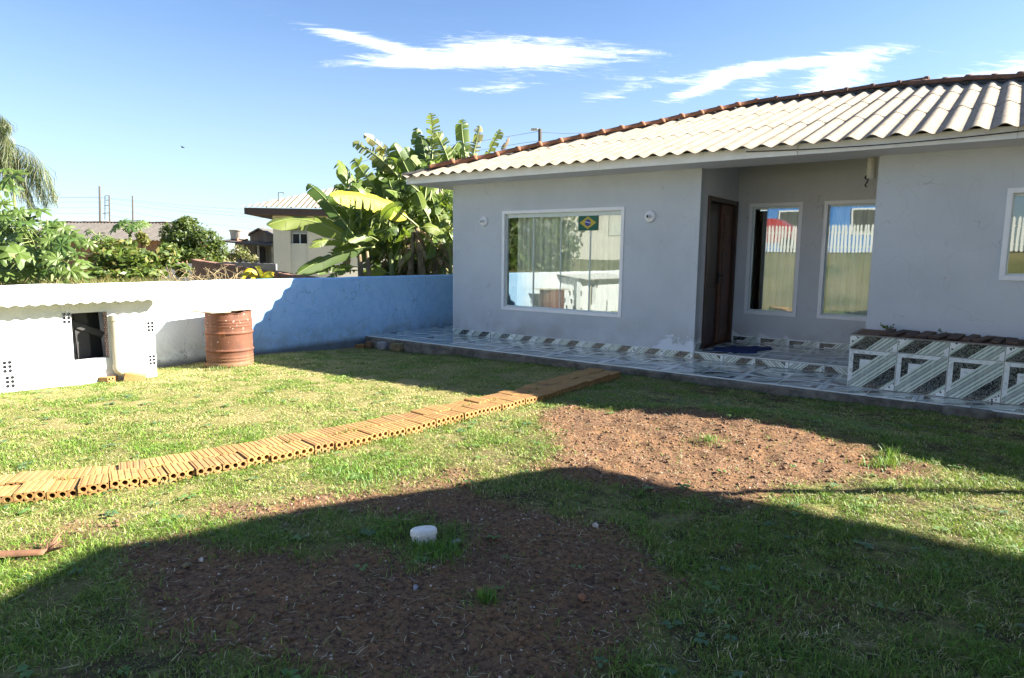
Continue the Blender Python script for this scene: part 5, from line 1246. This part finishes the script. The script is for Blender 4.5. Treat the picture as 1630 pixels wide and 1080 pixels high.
mb.add([(-1.7+x, -19.4+ins_(z_), zb+z_) for x, z_ in prof]+[(-1.7+x, -17.8-ins_(z_), zb+z_) for x, z_ in prof], [tuple(range(n)), tuple(range(n, 2*n))[::-1]]+[(i, n+i, n+(i+1) % n, (i+1) % n) for i in range(n)]); mb.build('body', M['red'], car, bevel=.04)
mb = MB(); mb.add([(-1.7+x, -17.795-(.05 if z_ < 1.2 else .10), zb+z_) for x, z_ in ((-1.1, .98), (-.72, 1.32), (.7, 1.35), (1.25, 1.0))], [(0, 1, 2, 3)]); mb.build('side_window', M['dark'], car)
for x in (-1.35, 1.35):
    for y in (-19.35, -17.9): mb = MB(); mb.lathe([(0, -.1), (.32, -.1), (.32, .1), (0, .1)], 20, (-1.7+x, y, zb+.31), axis=(0, 1, 0)); mb.build('wheel', M['rubber'], car)
ch2 = thing('house', 'cream house on the rise beyond the trees, mirrored in the front window', 'house', (-13, -27, 1.7))
w = MB(); w.box(-17, -9.4, -33, -26, 1.2, 5.6); w.build('wall', M['cream'], ch2)
w = MB(); w.add([(-17.6, -25.4, 5.55), (-8.8, -25.4, 5.55), (-8.8, -29.5, 7.2), (-17.6, -29.5, 7.2), (-17.6, -33.6, 5.55), (-8.8, -33.6, 5.55)], [(0, 1, 2, 3), (3, 2, 5, 4)]); w.build('roof', M['farroof'], ch2, solid=.12)
for x in (-11.6,): w = MB(); w.box(x, x+1.4, -26, -25.95, 2.6, 4.0); wn = w.build('window', M['creamb'], ch2)
fp = (-6.9, -11.2); tz = float(hb(*fp))
tree('large dark leafy tree beyond the shed, mirrored in the front window', (fp[0], fp[1], tz), 4, [((fp[0], fp[1], tz+2.7), (1.7, 1.7, 1.6)), ((fp[0]+.9, fp[1]+.3, tz+1.9), (1.2, 1.1, 1.2)), ((fp[0]-1, fp[1], tz+2.0), (1.4, 1.3, 1.4)), ((fp[0], fp[1]+.4, tz+1.2), (1.5, 1.2, .9)), ((fp[0]+.3, fp[1]-.3, tz+3.8), (1.1, 1.1, 1.1))], 9000, .10, GR)
fp = (-11, -8.5); tz = float(hb(*fp))
tree('broad dark tree further left beyond the shed, mirrored in the front window', (fp[0], fp[1], tz), 4, [((fp[0], fp[1], tz+2.9), (2.0, 1.9, 1.8)), ((fp[0]+1.2, fp[1]+.4, tz+1.9), (1.5, 1.4, 1.4)), ((fp[0]-.6, fp[1]+.9, tz+1.7), (1.6, 1.4, 1.4)), ((fp[0]+.3, fp[1]+.4, tz+4.2), (1.3, 1.3, 1.2))], 8000, .12, GR)

# ================================================================== grass, clods, straw
def scatter(n, near):
    """points of the yard seen by the camera, drawn evenly over the ground"""
    x = rng.uniform(-1.93, 9.0, n); y = rng.uniform(-9.2, -1.18, n)
    dx, dy = x-CP[0], y-CP[1]; dep = dx*FW[0]+dy*FW[1]; lat = dx*RT[0]+dy*RT[1]
    k = (dep > near[0]) & (dep <= near[1]) & (np.abs(lat) < dep*.80+.35)
    return x[k], y[k], dep[k]
BV, BC = [], []
for near, dens, wd, hh, in (((.9, 3.4), 14000, .0038, .028), ((3.4, 5.2), 9500, .0047, .023), ((5.2, 7.6), 6600, .0062, .018), ((7.6, 14), 4300, .0085, .016)):
    x, y, dep = scatter(int(dens*10.93*8.02), near)
    so_ = soil(x+rng.normal(size=len(x))*.075, y+rng.normal(size=len(x))*.075); pat = fbm(x*1.7+5, y*1.7, 4); pat2 = fbm(x*5+50, y*5, 3)
    keep = (rng.random(len(x)) < (1-so_*.985)*(.78+.5*sst(.30, .62, pat2))) & ~onpath(x, y) & ~((x < SX+.02) & (y < SY1+.01)) & ((x-bx)**2+(y-by)**2 > .28**2)
    x, y, so_, pat, pat2, dep2 = x[keep], y[keep], so_[keep], pat[keep], pat2[keep], dep[keep]; n = len(x)
    z = hb(x, y)+np.where(so_ > .3, 0, .0)-.004
    h = hh*rng.uniform(.45, 1.25, n)*(.7+.7*sst(.35, .65, pat2)); th = rng.random(n)*6.283; ln = rng.uniform(.3, 1.7, n)
    dirx, diry = np.cos(th), np.sin(th); w2 = wd*rng.uniform(.6, 1.2, n)/2
    a2 = th+rng.normal(size=n)*.6+1.57; sx, sy = np.cos(a2)*w2, np.sin(a2)*w2
    b0 = np.stack([x-sx, y-sy, z], 1); b1 = np.stack([x+sx, y+sy, z], 1)
    mx_ = x+dirx*h*ln*.35; my_ = y+diry*h*ln*.35; mz = z+h*.62
    m0 = np.stack([mx_-sx*.8, my_-sy*.8, mz], 1); m1 = np.stack([mx_+sx*.8, my_+sy*.8, mz], 1)
    tp = np.stack([x+dirx*h*ln*1.15, y+diry*h*ln*1.15, z+h*(1-.35*np.clip(ln-.5, 0, 1))], 1)
    BV.append(np.stack([b0, b1, m0, m1, tp], 1))
    gcol = np.array([(.14, .24, .025), (.19, .29, .035), (.11, .19, .02)]); dcol = np.array([(.50, .44, .19), (.40, .36, .13), (.56, .49, .26)])
    dry = rng.random(n) < (.22+.5*sst(.40, .60, pat))*np.where(dep2 < 5, .5, 1)*np.where(x > 5, .75, 1); c = np.where(dry[:, None], dcol[rng.integers(3, size=n)], gcol[rng.integers(3, size=n)])
    lush = sst(.52, .66, pat2)[:, None]*.5; c = c*(1-lush)+lush*np.array([.11, .25, .02]); BC.append(c*np.where(rng.random(n) < .12, 1.5, rng.uniform(.5, 1.2, n))[:, None])
BV = np.concatenate(BV); BC = np.concatenate(BC)
tag(stuffmesh('grass', BV, 5, [(0, 1, 3, 2), (2, 3, 4)], M['blade'], BC), 'short patchy lawn grass with dry straw coloured blades', 'grass', kind='stuff')
# taller tufts along edges and on the path joints
V, C = [], []
def tuft(p, n, h, r, col):
    for _ in range(n):
        a = rng.random()*6.28; q = np.array(p)+np.array([rng.normal()*r, rng.normal()*r, 0]); q[2] = p[2]; L = h*rng.uniform(.5, 1.1); d = np.array([math.cos(a), math.sin(a), 0])*L*rng.uniform(.15, .8); s_ = np.array([-math.sin(a), math.cos(a), 0])*.003
        V.append([q-s_, q+s_, q+d*.4+np.array([0, 0, L*.6])-s_*.8, q+d*.4+np.array([0, 0, L*.6])+s_*.8, q+d+np.array([0, 0, L*.9])]); C.append(np.array(col)*rng.uniform(.7, 1.25))
LUSH = (.10, .22, .03)
for (u, v, n, h, r) in ((775, 957, 90, .06, .022), (690, 880, 160, .05, .06), (680, 872, 60, .05, .04), (1128, 703, 50, .07, .03), (1408, 740, 90, .07, .05), (1412, 728, 50, .10, .03), (1390, 742, 60, .05, .06), (640, 845, 180, .05, .10), (590, 765, 160, .05, .09), (560, 750, 120, .05, .08), (575, 580, 40, .04, .05), (355, 588, 140, .07, .12), (700, 880, 60, .06, .03), (220, 745, 30, .05, .03), (255, 765, 30, .05, .03)):
    p = G(u, v); tuft(p, n, h, r, LUSH if v > 620 else (.14, .19, .05))
for _ in range(46):
    i = rng.integers(10, 390); t = PATH[i]; pr_ = rng.choice([0.0, .214, .43]); tg = PATH[min(i+2, 399)]-PATH[max(i-2, 0)]; tg /= np.linalg.norm(tg); q = t+np.array([-tg[1], tg[0]])*(pr_-.01)
    tuft([q[0], q[1], float(hb(q[0], q[1]))+(.06 if pr_ == .214 else 0)], 9, .045, .02, (.16, .19, .04))
for _ in range(300):
    i = rng.integers(0, 399); tg = PATH[min(i+2, 399)]-PATH[max(i-2, 0)]; tg /= np.linalg.norm(tg); q = PATH[i]+np.array([-tg[1], tg[0]])*rng.choice([-.02, .445]); tuft([q[0], q[1], float(hb(q[0], q[1]))], 5, .045, .02, (.14, .18, .04))
for _ in range(260):
    x = rng.uniform(-1.8, 7.6); tuft([x, -1.235-rng.random()*.03, float(hb(x, -1.26))], 4, .05, .03, (.09, .15, .03))
for _ in range(420):
    x, y, dep = scatter(6, (1.0, 7.0))
    if not len(x): continue
    x, y = float(x[0]), float(y[0])
    if onpath(np.array([x]), np.array([y]))[0] or (soil(np.array([x]), np.array([y]))[0] > .5 and rng.random() < .75): continue
    z = float(hb(x, y))+.004; nl = rng.integers(5, 10); r0 = rng.uniform(.018, .05); cw = np.array([(.10, .20, .05), (.13, .22, .06), (.09, .17, .07)][rng.integers(3)])
    for _k in range(nl):
        a = rng.random()*6.28; d = np.array([math.cos(a), math.sin(a), 0]); s_ = np.array([-math.sin(a), math.cos(a), 0])*r0*.28; r1 = r0*rng.uniform(.7, 1.2); p = np.array([x, y, z])
        V.append([p+d*r1*.3-s_*.7+np.array([0, 0, .012]), p+d*r1*.3+s_*.7+np.array([0, 0, .012]), p+d*r1*.75-s_+np.array([0, 0, .018]), p+d*r1*.75+s_+np.array([0, 0, .018]), p+d*r1*1.15+np.array([0, 0, .010])]); C.append(cw*rng.uniform(.8, 1.2))
tag(stuffmesh('grass_tufts', np.array(V), 5, [(0, 1, 3, 2), (2, 3, 4)], M['blade'], np.array(C)), 'taller green grass tufts and small broad leaved weeds in the lawn', 'grass', kind='stuff')
# earth clods, pebbles, straw
ico = bmesh.new(); bmesh.ops.create_icosphere(ico, subdivisions=1, radius=1); ico.verts.ensure_lookup_table()
IV = np.array([v_.co[:] for v_ in ico.verts]); IF = [tuple(v_.index for v_ in f_.verts) for f_ in ico.faces]; ico.free()
def bits(name, n, smin, smax, mat, label, cat, onlysoil=True, pw=3.0):
    x, y, dep = scatter(n, (.9, 9)); s0_ = soil(x, y); k = (s0_ > .5) if onlysoil else (~onpath(x, y)); x, y, dep = x[k], y[k], dep[k]; n = len(x)
    s_ = smin+(smax-smin)*rng.random(n)**pw; sc = s_[:, None]*rng.uniform(.55, 1.2, (n, 3))*np.array([1, 1, .7])
    an = rng.random(n)*6.28; ca, sa = np.cos(an), np.sin(an)
    V = IV[None]*(1+rng.normal(size=(n, len(IV), 1))*.26)*sc[:, None]
    V = np.stack([V[..., 0]*ca[:, None]-V[..., 1]*sa[:, None], V[..., 0]*sa[:, None]+V[..., 1]*ca[:, None], V[..., 2]], -1)
    zz = hb(x, y)+np.where(s0_[k] > .5, (fbm(x*9, y*9, 4)-.5)*.05, 0); V = V+np.stack([x, y, zz+s_*.2], -1)[:, None]
    tag(stuffmesh(name, V, len(IV), IF, M[mat], None), label, cat, kind='stuff')
bits('earth_clods', 90000, .003, .015, 'clod', 'crumbly brown earth clods on the bare soil', 'soil', pw=4)
bits('pebbles', 24000, .0015, .0075, 'pebble', 'scattered pale pebbles on the bare soil', 'pebbles', pw=4)
x, y, dep = scatter(30000, (.9, 8)); s0_ = soil(x, y); k = ((s0_ > .5) | (rng.random(len(x)) < .45)) & ~onpath(x, y); x, y, s0_ = x[k], y[k], s0_[k]; n = len(x)
L = rng.uniform(.010, .052, n)*rng.random(n)**.6; an = rng.random(n)*6.28; bn = an+rng.normal(size=n)*.5; z = hb(x, y)+np.where(s0_ > .5, (fbm(x*9, y*9, 4)-.5)*.05+.008, .028); w_ = .0013
d1 = np.stack([np.cos(an), np.sin(an), rng.normal(size=n)*.12], 1)*L[:, None]; d2 = np.stack([np.cos(bn), np.sin(bn), rng.normal(size=n)*.12], 1)*L[:, None]; p = np.stack([x, y, z], 1); s_ = np.stack([-np.sin(an), np.cos(an), np.zeros(n)], 1)*w_
V = np.stack([p-s_, p+s_, p+d1-s_, p+d1+s_, p+d1+d2], 1); C = np.where((rng.random(n) < .5)[:, None], np.array([.56, .49, .33]), np.array([.30, .23, .14]))*rng.uniform(.7, 1.2, n)[:, None]
tag(stuffmesh('straw_bits', V, 5, [(0, 1, 3, 2), (2, 3, 4)], M['blade'], C), 'dry straw clippings scattered on soil and lawn', 'straw', kind='stuff')
# a few larger loose stones on the soil
ns = 0
for (u, v, s_, mt, lab) in ((948, 838, .024, 'pebble', 'tan stone chip on the soil right of the pipe cap'), (926, 953, .026, 'ridge', 'flat tan brick chip on the soil at the lower middle'), (765, 940, .018, 'ridge', 'small reddish brick chip beside the grass tuft in the soil'), (662, 937, .02, 'stone', 'pale bluish stone flake on the soil left of the grass tuft'), (980, 922, .022, 'ridgeold', 'dark red stone on the soil at the right'), (320, 893, .018, 'pebble', 'small tan pebble on the soil at the left'), (297, 902, .024, 'ystone', 'dull yellowish stone on the soil at the left'), (575, 842, .022, 'ystone', 'tan stone in the grass left of the pipe cap'), (727, 865, .03, 'stone', 'grey stone just right of the pipe cap'), (1200, 762, .03, 'clod', 'large brown clod on the sunny soil')):
    s_ *= .75; p = G(u, v); bm = bmesh.new(); bmesh.ops.create_icosphere(bm, subdivisions=2, radius=s_)
    for q in bm.verts: c = q.co/s_; k = 1+1.3*(float(fbm(np.array(c.x*2.1+u), np.array(c.y*2.1+c.z*1.7+v)))-.5); q.co = Vector((c.x*s_*k*1.25, c.y*s_*k*.85, c.z*s_*k*.6))
    me = bpy.data.meshes.new('stone'); bm.to_mesh(me); bm.free(); me.materials.append(M[mt]); o = bpy.data.objects.new('stone', me); COL.objects.link(o); o.location = p+np.array([0, 0, s_*.35]); o.rotation_euler = (0, 0, u); tag(o, lab, 'stone', 'stones on the bare soil')
